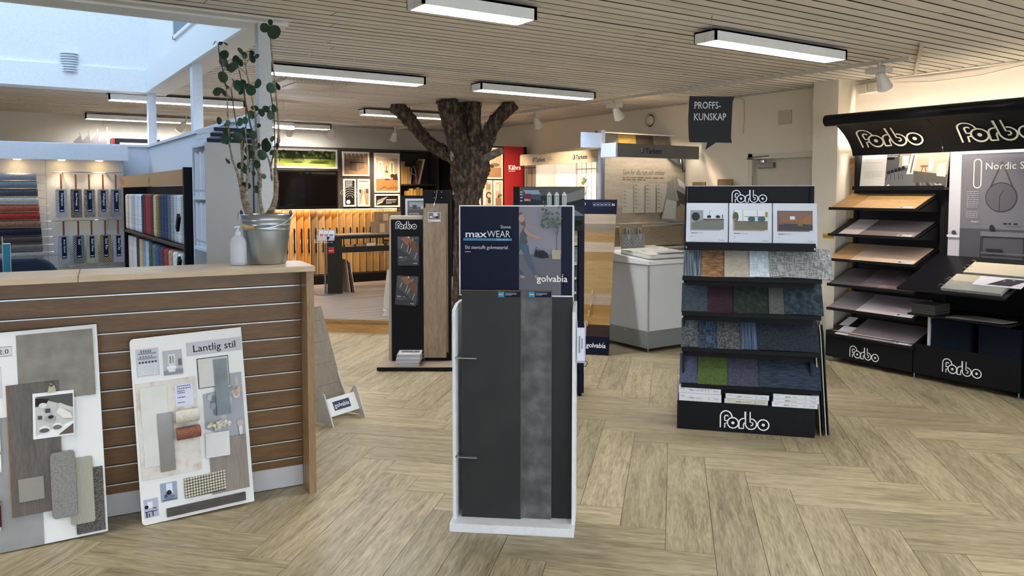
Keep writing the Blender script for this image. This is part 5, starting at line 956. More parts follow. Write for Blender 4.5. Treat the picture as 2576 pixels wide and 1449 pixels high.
for k, (x, lb) in enumerate(((.04, 'left'), (.215, 'right'))):
    b = thing('brochure', 'brown Vinylgolv brochure with chequered floor in clear holder, %s of two' % lb, 'brochure', F7.at(x, -.29, 1.006), rz=0, tilt=-8, group='vinyl floor brochures')
    I = [('t', 'VINYLGOLV', .02, .235, .024, '#a08f78', {'fit': .13}), ('p', [(.035, .03), (.16, .03), (.15, .11), (.05, .12)], '#bdb5a8'), ('r', .05, .12, .09, .23, '#5d6a58'), ('r', .1, .11, .15, .23, '#b3aba0'), ('c', .123, .19, .014, '#6e4a32', .032), ('p', [(.11, .1), (.135, .1), (.128, .14), (.115, .14)], '#dcdad5'), ('r', .135, .09, .16, .115, '#3c1f1d')]
    for q in range(5):
        for r_ in range(4):
            if (q + r_) % 2: u, v = .04 + q * .024 - r_ * .002, .032 + r_ * .02; I.append(('p', [(u, v), (u + .022, v), (u + .024, v + .018), (u + .002, v + .018)], '#26241f'))
    art('cover_print', .165, .27, I, b, loc=(0, -.0005, .0), base='#8b7a63', th=.006)
    MB().box(-.004, .17, -.022, -.019, 0, .16).box(-.004, .17, -.022, .02, -.004, 0).build('clear_holder', flat('#d9dde0', .1, trans=.85), b)
t = thing('plank_gondola', 'upper display shelf with four wood colour planks behind the grey-fascia gondola', 'display unit', (6.17, 7.22, 0))
bx('fascia_end', (-.55, -.25, -.14, -.11, 2.16, 2.335), flat('#b9c6df', .5), t, .002); bx('upright', (-.25, -.19, -.12, -.06, 0, 2.37), flat('#aab4c6', .4, .3), t); bx('back_rail', (-.19, 1.0, .04, .07, 2.20, 2.37), flat('#3c3a35', .6), t); bx('top_rail', (-.19, 1.0, -.06, -.03, 2.345, 2.36), flat('#e2ddd2', .4), t)
for k, (a, b2) in enumerate((('#5c5855', '#6d6965'), ('#7b6430', '#a3873f'), ('#352b24', '#463a31'), ('#5f5a4e', '#726c5f'))):
    o = bx('plank_sample', (0, .285, 0, .012, 0, .17), tex('wood', a, b2, 4, .5, (2, 2, 5)), None, loc=(6.02 + .29 * k, 7.235, 2.175), rot=(R_(-8), 0, 0)); tag(o, ['grey', 'golden yellow', 'dark brown', 'grey brown'][k] + ' plank sample on the upper shelf behind the grey fascia', 'floor sample', 'planks above the grey fascia')

bh = thing('leaflet_rack', 'rack with brown and white leaflets left of the black wall unit', 'leaflet rack', (6.70, 4.98, 0), rz=-60)
MB().box(0, .22, 0, .12, 0, .012).box(0, .22, .11, .12, 0, .60).build('stand', flat('#3a3a3c', .5), bh)
art('cover_print', .20, .30, [('r', 0, .20, .2, .30, '#3d2622'), ('t', 'Badrum', .02, .235, .03, '#e8e2dc', {'b': .01}), ('r', .03, .09, .09, .16, '#4b342e'), ('s', [(.12, .02), (.12, .16), (.16, .16), (.16, .02)], .004, '#5a5654'), ('r', .17, .04, .18, .09, '#2b2826')], bh, loc=(.01, .04, .30), rot=(R_(-8), 0, 0), base='#cfc9c6', th=.008)
art('cover_print', .20, .27, [('r', .02, .03, .18, .10, '#a8a2a0')], bh, loc=(.012, .01, .03), rot=(R_(-8), 0, 0), base='#c4bfbd', th=.008)
# ================================================================ PLATFORM AND BACK WALL
PZ = .16
plat = thing('platform', 'low raised platform with wood riser and grey-brown laminate top', 'platform', (0, 0, 0))
pg = [(1.55, 10.35), (3.32, 8.74), (3.81, 8.29), (4.95, 7.25), (5.70, 7.25), (5.70, 8.9), (6.60, 8.9), (6.60, 10.27), (7.19, 10.27), (7.19, 12.74), (1.55, 12.74)]
def inset(p, d):
    o = []
    for i in range(len(p)):
        a, b, c = Vector(p[i - 1]), Vector(p[i]), Vector(p[(i + 1) % len(p)]); n1 = Vector((-(b - a).y, (b - a).x)).normalized(); n2 = Vector((-(c - b).y, (c - b).x)).normalized()
        m = (n1 + n2); m = m.normalized() / max(.3, m.normalized().dot(n1)); o.append(tuple(b + m * d))
    return o
MB().prism(inset(pg, .02), 0, .125, 'z').build('riser', tex('wood', '#a9773f', '#c79a5f', 2, .5, (1, 1, 6), rnd=.1), plat)
MB().prism(pg, .125, .157, 'z').build('nosing', tex('wood', '#86693f', '#a98a5c', 3, .45, (1, 1, 8)), plat)
pm = tex('wood', '#766960', '#8f8278', 1.2, .42, (1, 7, 1), rnd=.6)
top = MB().prism(inset(pg, .04), .157, .1595, 'z').build('laminate_top', pm, plat)
pj = MB()
for k in range(25):
    y = 7.4 + k * .2; pj.box(1.7 if y > 10.2 else max(1.7, 12.2 - y + .0), 6.5 if y > 8.95 else 5.6, y, y + .004, .1595, .1600)
tag(pj.build('plank_joint', flat('#4f443c', .7), top), kind='stuff')
F8 = Fr(3.65, 12.30, 0)
dk = tex('noise', '#2c241f', '#352c26', 30, .55)
t = thing('picture_wall', 'dark brown wall cabinet with television and framed pictures at the back', 'display unit', F8.at(0, 0), rz=0)
MB().box(0, 2.14, 0, .42, 1.37, 2.37).build('upper_cabinet', dk, t)
MB().box(0, 2.14, .30, .42, PZ, 1.37).build('lower_back', flat('#2e2014', .7), t); MB().box(0, 2.9, -.12, .38, PZ, .30).build('plinth', blackm, t)
bx('light_strip', (.03, 2.1, .04, .10, 1.362, 1.368), flat('#ffd0a0', .5, emit=6), t)
MB().box(2.14, 2.16, 0, .42, PZ, 2.37).box(2.86, 2.90, -.0, .42, PZ, 2.37).box(2.16, 2.86, .36, .42, PZ, 2.37).box(2.16, 2.86, 0, .42, 2.34, 2.37).box(2.16, 2.86, 0, .36, 1.76, 1.785).box(2.16, 2.86, 0, .36, 1.27, 1.29).build('bookcase', dk, t)
def framed(p, x, z, w, h, items, fr_=.028, fc='#e3dccf', base='#6e5a45', lab=None):
    f = MB().box(x, x + w, -.03, -.001, z, z + fr_).box(x, x + w, -.03, -.001, z + h - fr_, z + h).box(x, x + fr_, -.03, -.001, z + fr_, z + h - fr_).box(x + w - fr_, x + w, -.03, -.001, z + fr_, z + h - fr_).build('picture_frame', flat(fc, .45), None, loc=F8.at(0, 0))
    art('print', w - 2 * fr_, h - 2 * fr_, items, f, loc=(x + fr_, -.012, z + fr_), base=base, dz=.0009); tag(f, lab, 'picture', 'framed pictures on the dark wall'); return f
rr2 = random.Random(11)
W_, H_ = 1.08, .25
I = [('r', 0, 0, W_, .13, '#7d9430'), ('r', 0, 0, W_, .05, '#93a13d'), ('p', [(0, 0), (.3, 0), (.22, .04), (0, .07)], '#8b7a55'), ('r', 0, .12, W_, H_, '#33431f')]
for k in range(60): I.append(('c', rr2.uniform(.02, W_ - .02), rr2.uniform(.14, H_ - .015), rr2.uniform(.015, .03), rr2.choice(['#2c3a18', '#45562a', '#5f6c2e', '#6f7a35', '#1f2c14'])))
for u in (.15, .35, .52, .80): I.append(('r', u, .09, u + .012, .16, '#2a2415'))
I += [('c', .8, .085, .16, '#39471c', .015), ('c', .45, .09, .1, '#5c6d24', .01)]
framed(t, -.12, 2.025, 1.14, .31, I, .03, lab='wide framed photo of a green park with trees above the television')
I = [('p', [(0, 0), (.41, 0), (.41, .17), (0, .12)], '#8d6a48'), ('r', 0, .25, .41, .35, '#94745c'), ('p', [(.1, .08), (.22, .05), (.22, .19), (.1, .2)], '#4b3a2d'), ('p', [(.22, .05), (.36, .11), (.34, .2), (.22, .19)], '#6d5541'), ('r', .10, .19, .36, .21, '#35281f')]
for u in (.03, .1, .17, .24, .31): I += [('r', u, .2, u + .01, .35, '#4a382c'), ('p', [(u, .35), (u + .05, .35), (u + .02, .3)], '#c3b3a0')]
framed(t, 1.107, 1.912, .468, .40, I, .026, lab='framed photo of a timber kitchen island, top middle of the dark wall')
I = []
for k in range(5): I.append(('s', arc(.09, .11, .05 + .035 * k, 10, 160, 9), .005, '#b9b4ae'))
I += [('c', .06, .05, .035, '#d6d2cc'), ('lines', .02, .38, .13, 5, .022, .009, '#e6e3df')]
framed(t, 1.117, 1.408, .218, .455, I, .026, base='#171513', lab='narrow black framed print with tree rings and white text')
framed(t, 1.362, 1.406, .218, .455, [('r', 0, .26, .166, .403, '#b9ad9f'), ('p', [(0, 0), (.166, 0), (.1, .25), (.07, .25)], '#9c7a58'), ('p', [(.02, 0), (.12, 0), (.09, .22), (.075, .22)], '#c6b8a3'), ('r', .0, .2, .04, .26, '#3c302a'), ('r', .125, .2, .166, .27, '#4b3a30'), ('c', .085, .25, .012, '#e9e4da', .02)], .026, base='#8f8478', lab='narrow framed photo of a long white hallway')
I = [('p', [(0, 0), (.41, 0), (.41, .22), (0, .2)], '#94683c'), ('r', 0, .55, .41, .61, '#cfc1b1'), ('r', .05, .30, .13, .5, '#d9d6c8'), ('r', .26, .30, .34, .5, '#cfd2bd'), ('r', .07, .31, .11, .48, '#8d9a80'), ('r', .28, .31, .32, .48, '#7f9070'), ('p', [(.0, .2), (.12, .22), (.14, .3), (0, .28)], '#d5c9ba'), ('c', .21, .22, .06, '#e0d6c8', .03), ('c', .21, .2, .05, '#4a3c33', .012), ('c', .31, .26, .04, '#2e2723', .03), ('p', [(.31, .2), (.41, .19), (.39, .3), (.35, .28)], '#35302f'), ('s', [(.19, .35), (.2, .42)], .01, '#3a2d26'), ('c', .2, .33, .03, '#4b3d35', .015)]
for k in range(9): I.append(('s', [(.04 + .04 * k, .02 + .018 * (k % 4)), (.1 + .04 * k, .05 + .02 * (k % 3))], .005, '#7a5229'))
framed(t, 1.66, 1.637, .468, .668, I, .028, base='#b39c85', lab='tall framed photo of a bright living room with parquet floor')
framed(t, 1.66, 1.392, .468, .222, [('p', [(.02, .03), (.14, .08), (.24, .166), (.03, .09)], '#8f8781'), ('p', [(.02, .03), (.14, .08), (.12, .05), (.02, .01)], '#c9c2ba'), ('t', 'LIVSTIDSGARANTI', .19, .085, .028, '#efece6', {'b': .02, 'fit': .19}), ('lines', .19, .055, .37, 2, .022, .010, '#c9c2bb')], .028, base='#231b17', lab='wide framed dark print with white lettering below the living room photo')
tv = thing('television', 'large black flat television on the dark wall', 'television', F8.at(.02, -.05, 1.385))
bx('casing', (0, .99, 0, .045, 0, .61), flat('#08080a', .25), tv, .004); bx('screen', (.03, .96, -.004, 0, .045, .58), flat('#060506', .05), tv)
# wood boards in the lower rack, each with a black handle
bt = ['#a57a4a', '#966f47', '#b68f62', '#a36c33', '#ab7030', '#6b523b', '#8c6f4b', '#8f6533', '#956c38', '#937245', '#9c784a', '#947243', '#8b6938', '#7f6134', '#88693b', '#775b37', '#80633e', '#8c6a36']
F8b = F8
for i in range(18):
    x = .02 + i * .118; lab = 'upright wood floor board %s in the rack under the television wall' % (['at the far left', 'second from left', 'third from left', 'fourth from left', 'fifth from left', 'sixth from left', 'seventh from left', 'eighth from left', 'ninth from left', 'ninth from right', 'eighth from right', 'seventh from right', 'sixth from right', 'fifth from right', 'fourth from right', 'third from right', 'second from right', 'at the far right'][i])
    b = thing('rack_board', lab, 'floor board', F8.at(x, .12, .305), rz=-42, group='wood boards in the back rack')
    c = bt[i]; c2 = '#' + ''.join('%02x' % min(255, int(int(c[k:k + 2], 16) * 1.13)) for k in (1, 3, 5))
    bx('board', (0, .105, 0, .016, 0, 1.045), tex('wood', c, c2, 3, .5, (6, 6, 1), rnd=.3), b)
    bx('board_edge', (.105, .108, 0, .016, 0, 1.045), flat('#d8b887', .6), b)
    MB().box(.088, .104, -.036, -.018, .36, .76).box(.088, .104, -.018, 0, .38, .41).box(.088, .104, -.018, 0, .70, .73).build('handle', blackm, b)
    if i < 7: art('label', .022, .08, [('r', .004, .006, .018, .02, '#8b2a2a'), ('lines', .004, .06, .018, 3, .012, .005, '#777')] if 0 else [('r', .004, .006, .018, .02, '#6a6a6a')], b, loc=(.06, -.001, .5), base='#e2dccf')
# things in the bookcase
for k in range(9):
    x = 2.17 + k * .021; o = bx('book_sample', (0, .018, 0, .14, 0, (.39 if k < 4 else .30)), flat(['#a9834a', '#b78f57', '#9a743d', '#b18a50'][k % 4], .6), None, loc=F8.at(x, .03, 1.785)); tag(o, ['first', 'second', 'third', 'fourth', 'fifth', 'sixth', 'seventh', 'eighth', 'ninth'][k] + ' wood strip from the left on the upper shelf of the dark bookcase', 'wood sample', 'wood strips on the upper bookcase shelf')
for k, (x, h, rl) in enumerate(((2.45, .43, 16), (2.50, .45, 14))):
    o = bx('leaning_board', (0, .035, 0, .2, 0, h), flat('#6a4d36' if k == 0 else '#d6c3a2', .6), None, loc=F8.at(x, .03, 1.787), rot=(0, R_(rl), 0)); tag(o, ('brown' if k == 0 else 'cream edged') + ' sample board leaning in the upper shelf of the dark bookcase', 'board')
o = MB().tube([F8.at(2.36, .03, 1.79), F8.at(2.38, .03, 2.06), F8.at(2.42, .03, 2.10), F8.at(2.46, .03, 2.0), F8.at(2.47, .03, 1.79)], .006, 6).tube([F8.at(2.37, .03, 1.98), F8.at(2.46, .03, 1.93)], .005, 6).build('wire_stand', flat('#c9c4ba', .3, .6), None); tag(o, 'bent white wire stand on the upper bookcase shelf', 'wire stand')
for k in range(7):
    x = 2.17 + k * .062; o = bx('book_sample', (0, .05, 0, .12, 0, (.16, .24, .38, .42, .40, .44, .42)[k]), flat(['#8d6a38', '#a8803f', '#b98f4a', '#c9a05a', '#c2994f', '#b48a45', '#c4a05f'][k], .6), None, loc=F8.at(x, .03, 1.29)); tag(o, ['shortest', 'second shortest', 'third from left', 'fourth from left', 'fifth from left', 'tallest', 'rightmost'][k] + ' wood block on the lower shelf of the dark bookcase', 'wood sample', 'wood blocks on the lower bookcase shelf')
dn = thing('dried_bouquet', 'small dried brown bouquet with white tag on dark shelf left of the tree', 'bouquet', (6.72, 12.1, PZ))
bx('stand', (-.12, .12, 0, .3, 0, 2.15), blackm, dn)
rr2 = random.Random(21); m_ = MB()
for k in range(26): a = rr2.uniform(0, 6.28); m_.tube([(-.02, -.02, 1.55), (-.02 + .07 * math.cos(a), -.05 + .04 * math.sin(a), 1.68 + rr2.uniform(0, .12))], .006, 4)
tag(m_.build('dry_flowers', flat('#5d3a1c', .8), dn), kind='stuff'); art('tag', .07, .1, [('r', .01, .04, .06, .08, '#8a6a4a')], dn, loc=(-.04, -.06, 1.44), base='#e0d4bd')
# desk on the platform with boxes, stand, boards
dg = flat('#26241f', .55)
t = thing('display_desk', 'tall dark grey display desk with open shelf on the platform', 'desk', (4.17, 10.92, PZ))
bx('leg_panel', (-.0, .04, 0, .47, 0, .84), dg, t); bx('leg_panel', (1.20, 1.24, 0, .47, 0, .84), dg, t); bx('top', (-.005, 1.25, -.01, .48, .84, .858), flat('#55504a', .4), t); bx('shelf', (.04, 1.20, .0, .46, .60, .68), dg, t)
MB().box(.04, 1.20, -.0, .02, .80, .84).box(-.18, -.0, 0, .03, .0, .84).build('apron', dg, t)
art('lettering', .09, .09, [('t', 'Kährs', .008, .03, .025, '#f2e6e6', {'fit': .07, 'b': .01})], t, loc=(-.17, -.001, .60), base='#9a1c22')
for k in range(6):
    o = bx('wood_offcut', (0, .10 + .02 * (k % 3), 0, .08, 0, .02 + .012 * (k % 3)), flat(['#a3875a', '#8c7046', '#c9c1b0', '#b09764', '#957a4e', '#c9b68c'][k], .6), None, loc=(4.28 + .17 * k, 10.98, PZ + .681)); tag(o, ['small tan', 'brown', 'white', 'yellowish', 'dark tan', 'cream'][k] + ' wood offcut on the open shelf of the dark desk', 'wood sample', 'wood offcuts in the desk')
o = MB().box(0, .24, 0, .15, 0, .012).box(0, .24, 0, .15, .055, .07).box(0, .012, 0, .15, 0, .07).box(.23, .24, 0, .15, 0, .07).build('sample_tray', flat('#c9b68c', .6), None, loc=(5.02, 11.1, PZ + .681)); tag(o, 'cream sample tray on the open shelf of the dark desk', 'tray')
for k, (x, z, w, h) in enumerate(((4.83, 1.019, .60, .17), (4.89, 1.191, .55, .15))):
    b = thing('cardboard_box', 'brown cardboard box on the dark desk, %s of the stack' % ('lower' if k == 0 else 'upper'), 'cardboard box', (x, 11.02, z), rz=0, group='cardboard boxes on the desk')
    bx('carton', (0, w, 0, .3, 0, h), flat('#84684a', .8), b, .003); bx('tape_label', (.02, .10, -.001, 0, .02, h - .02), flat('#b59a72', .6), b)
for k in range(3):
    o = bx('leaflet', (0, .2, 0, .14, 0, .003), flat(['#a6a4a0', '#8d8b88', '#b2afa9'][k], .5), None, loc=(4.36 + .2 * k, 11.0, 1.019), rot=(0, 0, R_(8 - 6 * k))); tag(o, 'grey leaflet lying on the dark desk, %s' % ['nearest its left end', 'in the middle', 'nearest the boxes'][k], 'leaflet', 'leaflets on the desk')
for k in range(3):
    o = bx('thin_board', (0, .006, 0, .3, 0, .50 - .02 * k), flat(['#c9bba0', '#5c2620', '#d5c7ab'][k], .6), None, loc=(4.335 + .035 * k, 10.93, PZ), rot=(0, R_(-7.0 - 1.2 * k), 0)); tag(o, ['cream thin board leaning against the dark desk leg, innermost', 'dark red thin board leaning against the dark desk leg, middle', 'cream thin board leaning against the dark desk leg, outermost'][k], 'board', 'thin boards leaning on the desk leg')
bs = thing('brochure_stand', 'grey metal pole brochure stand with wire holder on the platform', 'brochure stand', (3.98, 11.0, PZ), rz=-33)
MB().lathe([(0, .0), (.17, .0), (.17, .008), (.02, .016), (.0, .016)], 28).build('foot_plate', flat('#7f8286', .35, .7), bs, smooth=True); MB().tube([(0, 0, .01), (0, 0, .74)], .016, 12).build('pole', flat('#8d9094', .3, .8), bs, smooth=True)
wr_ = MB()
for x in (-.11, .11): wr_.tube([(x, .0, .74), (x, -.06, .76), (x, .02, .93), (x, -.03, .95)], .003, 5)
for z, y in ((.76, -.06), (.85, -.02), (.93, .02)): wr_.tube([(-.13, y, z), (.13, y, z)], .003, 5)
tag(wr_.build('wire_holder', flat('#a9acb0', .3, .8), bs), kind='stuff')
for k, (x, c) in enumerate(((-.09, '#b9a9a5'), (-.02, '#a7a4b3'), (.05, '#9b9ea9'))):
    o = MB().box(0, .10, 0, .006, 0, .17).build('brochure', flat(c, .4), None); o.matrix_world = Matrix.Translation((3.98, 11.0, PZ)) @ Matrix.Rotation(R_(-33), 4, 'Z') @ Matrix.Translation((x, -.045 - .008 * k, .785)) @ Matrix.Rotation(R_(-20), 4, 'X'); tag(o, ['reddish', 'lilac', 'grey-blue'][k] + ' brochure in the wire pole stand', 'brochure', 'brochures in the pole stand')
    art('cover_print', .08, .1, [('r', .01, .01, .07, .05, ['#b0625a', '#7a7690', '#6d7690'][k])], o, loc=(.01, -.001, .05), base='#cfcbc8')
o = thing('leaning_tile', 'tall cream tile panel leaning behind the black plank stand on the platform edge', 'tile', (3.83, 8.66, PZ), rz=-33, tilt=-4, roll=6)
bx('panel', (0, .45, 0, .015, 0, .56), tex('noise', '#b5b0a3', '#c3beb2', 20, .5), o); art('barcode', .03, .07, [('r', .006, .01, .012, .05, '#25252a'), ('r', .015, .01, .018, .05, '#25252a')], o, loc=(.008, -.001, .015), base='#d9dde3')
o = art('price_sign', .035, .14, [('r', .004, .10, .030, .13, '#8b1e24'), ('r', .012, .02, .018, .09, '#3a3a40')], None, base='#e3e6ea', th=.002, loc=(3.93, 8.60, .73), rot=(0, 0, R_(-33))); tag(o, 'small white price sign with red corner above the cream tile', 'sign')
# ---------------------------------------------------------------- the tree
tb = tex('noise', '#1b1511', '#6a5642', 26, .95, (1, 1, .45), bump=1.0, detail=12, c3='#3c3026')
tr_ = thing('tree_trunk', 'real tree trunk with rough bark and sawn branches reaching the ceiling', 'tree', (4.83, 8.35, PZ))
def limb(name, pts, rs, n=20, seed=1, sub=5, rough=.08):
    rr3 = random.Random(seed); P = [Vector(p) - Vector((4.83, 8.35, PZ)) for p in pts]; Q = []; R3 = []
    for i in range(len(P) - 1):
        for k in range(sub):
            f = k / sub; p0, p1, p2, p3 = P[max(i - 1, 0)], P[i], P[i + 1], P[min(i + 2, len(P) - 1)]
            Q.append(.5 * ((2 * p1) + (-p0 + p2) * f + (2 * p0 - 5 * p1 + 4 * p2 - p3) * f * f + (-p0 + 3 * p1 - 3 * p2 + p3) * f ** 3)); R3.append(rs[i] + (rs[i + 1] - rs[i]) * f)
    Q.append(P[-1]); R3.append(rs[-1]); m = MB().tube(Q, R3, n); nv = len(Q) * n; ph = [rr3.uniform(0, 6) for _ in range(6)]
    for j in range(nv):
        i, k = divmod(j, n); c = Q[i]; v = Vector(m.v[j]) - c; a = 2 * math.pi * k / n
        s = 1 + rough * (math.sin(3 * a + ph[0]) * .5 + math.sin(7 * a + ph[1] + i * .1) * .5) + rr3.uniform(-.06, .06); m.v[j] = tuple(c + v * s)
    return m.build(name, tb, tr_, smooth=2)
limb('trunk', [(4.80, 8.34, PZ - .0), (4.805, 8.342, .9), (4.812, 8.342, 1.30), (4.826, 8.345, 1.52), (4.85, 8.349, 1.72), (4.865, 8.345, 1.90), (4.868, 8.35, 2.05), (4.855, 8.36, 2.18)], [.17, .145, .14, .148, .185, .235, .225, .16], 30, 2, 7, .07)
limb('branch', [(4.80, 8.40, 2.02), (4.70, 8.52, 2.10), (4.62, 8.62, 2.16), (4.54, 8.72, 2.235), (4.456, 8.827, 2.355), (4.36, 8.964, 2.557), (4.25, 9.13, 2.745)], [.10, .085, .08, .075, .075, .085, .10], 16, 3)
limb('branch', [(4.83, 8.39, 2.0), (4.76, 8.38, 2.15), (4.68, 8.34, 2.33), (4.577, 8.278, 2.52), (4.50, 8.25, 2.745)], [.14, .14, .125, .115, .125], 18, 4)
limb('branch', [(4.86, 8.42, 2.05), (4.87, 8.49, 2.4), (4.857, 8.528, 2.735)], [.13, .13, .13], 18, 5)
limb('branch', [(4.90, 8.34, 1.98), (4.915, 8.345, 2.25), (4.915, 8.35, 2.5), (4.918, 8.37, 2.745)], [.12, .105, .10, .105], 18, 6)
limb('branch', [(4.90, 8.30, 1.98), (5.0, 8.27, 2.14), (5.06, 8.245, 2.29), (5.13, 8.214, 2.466), (5.20, 8.17, 2.58), (5.34, 8.09, 2.745)], [.11, .10, .095, .085, .085, .095], 16, 7)
stb = limb('branch', [(4.95, 8.22, 2.03), (5.015, 8.12, 2.08), (5.114, 7.98, 2.15)], [.05, .05, .042], 12, 8); stb.data.materials[0] = tex('noise', '#4c443b', '#7d7468', 18, .9, bump=.8); stb['label'] = 'grey weathered branch stub'
bk_ = MB(); rr3 = random.Random(5)
for ob in [c for c in tr_.children]:
    if ob.get('label'): continue
    vv = ob.data.vertices; n_ = len(vv) // 4
    for k in range(n_):
        v = vv[rr3.randrange(len(vv))]; nn = v.normal; c = v.co; z = Vector((rr3.uniform(-.3, .3), rr3.uniform(-.3, .3), 1)).normalized(); tg = nn.cross(z).normalized() * rr3.uniform(.006, .016); l = rr3.uniform(.02, .05)
        up = z - nn * z.dot(nn); h = nn * rr3.uniform(.006, .02)
        bk_.add([c - up * l - tg, c - up * l + tg, c + up * l + tg + h, c + up * l - tg + h, c + nn * .012], [(0, 1, 4), (1, 2, 4), (2, 3, 4), (3, 0, 4)])
tag(bk_.build('bark_flakes', tb, tr_), kind='stuff')
o = MB().box(-.03, .03, -.02, .02, -.075, .075).build('sensor_box', flat('#8d8374', .6), None, bevel=.003, loc=(4.645, 8.36, 2.10), rot=(0, 0, R_(-33))); tag(o, 'small beige sensor box where the left branch meets the trunk', 'sensor')
# ---------------------------------------------------------------- ceiling fittings
trk = flat('#c4bcb0', .5)
t = tag(MB().tube([(6.035, 3.48, 2.70), (5.808, 8.71, 2.70), (5.62, 12.0, 2.70)], .022, 4).build('light_track', trk, None), 'long white lighting track crossing the ceiling towards the tree', 'light track')
t = tag(MB().box(1.4, 5.4, 11.28, 11.315, 2.69, 2.725).build('light_track', trk, None), 'white lighting track in front of the dark picture wall', 'light track')
def spot(x, y, z, ax, ay, lb, style=0, e=60, col=(1, .78, .52)):
    t = thing('spotlight', lb, 'spotlight', (x, y, z), group='track spotlights')
    if style == 0: bx('adapter', (-.05, .05, -.09, .09, .03, .075), trk, t, .003)
    MB().tube([(0, 0, .04), (0, 0, .12)], .012, 8).build('stem', trk, t)
    d = Vector((ax, ay, -1.0)).normalized(); h0 = Vector((ax * .03, ay * .03, .02)); h1 = h0 + d * .13
    MB().tube([h0 - d * .02, h0, h0 + d * .04, h1], [.02, .036, .042, .062 if style < 2 else .045], 16).build('head', flat('#cfc8bd', .45), t, smooth=True)
    MB().tube([h1, h1 + d * .001], [.045, .045], 16).build('lens', flat('#fff0d8', .3, emit=6), t)
    l = bpy.data.lights.new('spot', 'SPOT'); l.energy = e * .75; l.color = col; l.spot_size = R_(80); l.spot_blend = .7; l.shadow_soft_size = .04
    lo = bpy.data.objects.new('spot', l); COL.objects.link(lo); lo.location = Vector((x, y, z)) + h1 + d * .01; lo.rotation_euler = d.to_track_quat('-Z', 'Y').to_euler()
spot(5.939, 3.679, 2.57, .9, .1, 'large white track spotlight above the black curved header', 0, 30, (1, .9, .7))
spot(5.866, 6.813, 2.57, .9, .3, 'white track spotlight left of the round wall valve', 0, 60)
spot(5.814, 8.304, 2.57, .9, .5, 'white track spotlight to the right of the tree branches', 0, 60)
spot(5.70, 9.3, 2.57, .7, .9, 'white track spotlight seen between trunk and right branch', 0, 60)
spot(5.25, 11.3, 2.55, .1, .8, 'white cone spotlight just left of the tree trunk', 1, 70)
spot(4.232, 11.3, 2.55, .0, .8, 'white cone spotlight above the framed kitchen photo', 1, 70)
spot(3.601, 11.3, 2.55, .0, .8, 'round white spotlight above the park photo', 2, 70)
spot(2.174, 11.3, 2.55, -.7, .6, 'round white spotlight seen over the low wall at left', 2, 60)
t = thing('ceiling_vent', 'square white ceiling ventilation cassette left of the tree', 'ceiling vent', (2.33, 7.42, H - .035))
bx('frame', (0, .66, 0, .72, 0, .04), flat('#b9b2a7', .5), t, .004); bx('panel', (.13, .53, .14, .58, -.008, 0), flat('#c9c3b9', .5), t, .003)
sl = MB()
for k in range(16): sl.box(.03 + .038 * k, .045 + .038 * k, .02, .035, -.001, .0)
tag(sl.build('slots', black, t), kind='stuff')
t = thing('wall_lamp', 'bright oblong white lamp hanging right of the pillar', 'lamp', (2.95, 9.51, 2.46), rz=20)
MB().prism(arc(-.09, 0, .05, 90, 270, 6) + arc(.09, 0, .05, -90, 90, 6), -.01, .03, 'z').build('housing', flat('#d9d9dc', .4), t); MB().prism(arc(-.09, 0, .042, 90, 270, 6) + arc(.09, 0, .042, -90, 90, 6), -.045, -.01, 'z').build('diffuser', flat('#eef3ff', .4, emit=14), t); MB().tube([(0, 0, .03), (0, 0, .29)], .008, 6).build('stem', trk, t)
cdt = flat('#c9c1b5', .6)
o = MB().tube([(1.55, 6.235, 2.742), (4.6, 6.20, 2.742)], .006, 6).build('ceiling_cable', cdt, None)
tag(o, 'thin white cable clipped along the ceiling boards above the plant', 'cable')
for k in range(8): bx('clip', (1.75 + .38 * k, 1.765 + .38 * k, 6.205, 6.25, 2.732, 2.75), cdt, o)
for k in range(3): tag(MB().tube([(.0, 5.04 - .03 * k, 2.736), (1.5 + .05 * k, 5.04 - .03 * k, 2.736)], .010, 6).build('ceiling_cable', cdt, None), 'white conduit along the front edge of the skylight, %s of three' % ['farthest', 'middle', 'nearest'][k], 'cable', 'conduits by the skylight')
tag(MB().box(-.8, .8, -.012, .012, -.012, .012).build('ceiling_channel', flat('#b7ad9c', .5), None, loc=(6.4, 3.62, 2.735), rot=(0, 0, R_(31))), 'short metal channel across the ceiling above the black wall unit', 'cable channel')
tag(MB().box(0, .12, 0, .03, -.02, 0).box(.02, .10, .05, .18, -.02, 0).build('ceiling_box', flat('#b7b2ab', .5), None, loc=(1.62, 6.6, 2.75)), 'small grey box on the ceiling between skylight and pillar', 'box')
# ================================================================ OFFICE CORNER BEHIND THE COUNTER
wht = tex('noise', '#c9d0da', '#d2d8e1', 60, .7)
lw = MB().box(1.40, 1.51, 5.14, 9.42, 0, 2.13).box(-4, 1.40, 9.30, 9.42, 0, 2.13).build('trim_3', wht, None); tag(lw, kind='structure'); lw.name = 'wall_office'
cp_ = MB().box(1.38, 1.53, 5.13, 9.44, 2.13, 2.155).box(-4, 1.38, 9.28, 9.44, 2.13, 2.155).build('trim_3', wht, None); tag(cp_, kind='structure')
for k, (y0, y1) in enumerate(((9.26, 9.36), (6.98, 7.08))): tag(bx('white_post', (1.40, 1.48, y0, y1, 2.155, 2.715), wht), 'square white post on the low wall under the skylight, ' + ('farther one' if k == 0 else 'nearer one'), 'post', 'white posts on the low wall')
bx('post_0', (1.41, 1.49, 5.05, 5.13, 0, 2.715), tex('noise', '#b9bbbd', '#c3c5c7', 60, .6)); o = bpy.data.objects['post_0']; o.name = 'white_pillar'; tag(o, 'slim white pillar from floor to ceiling behind the potted plant', 'pillar')
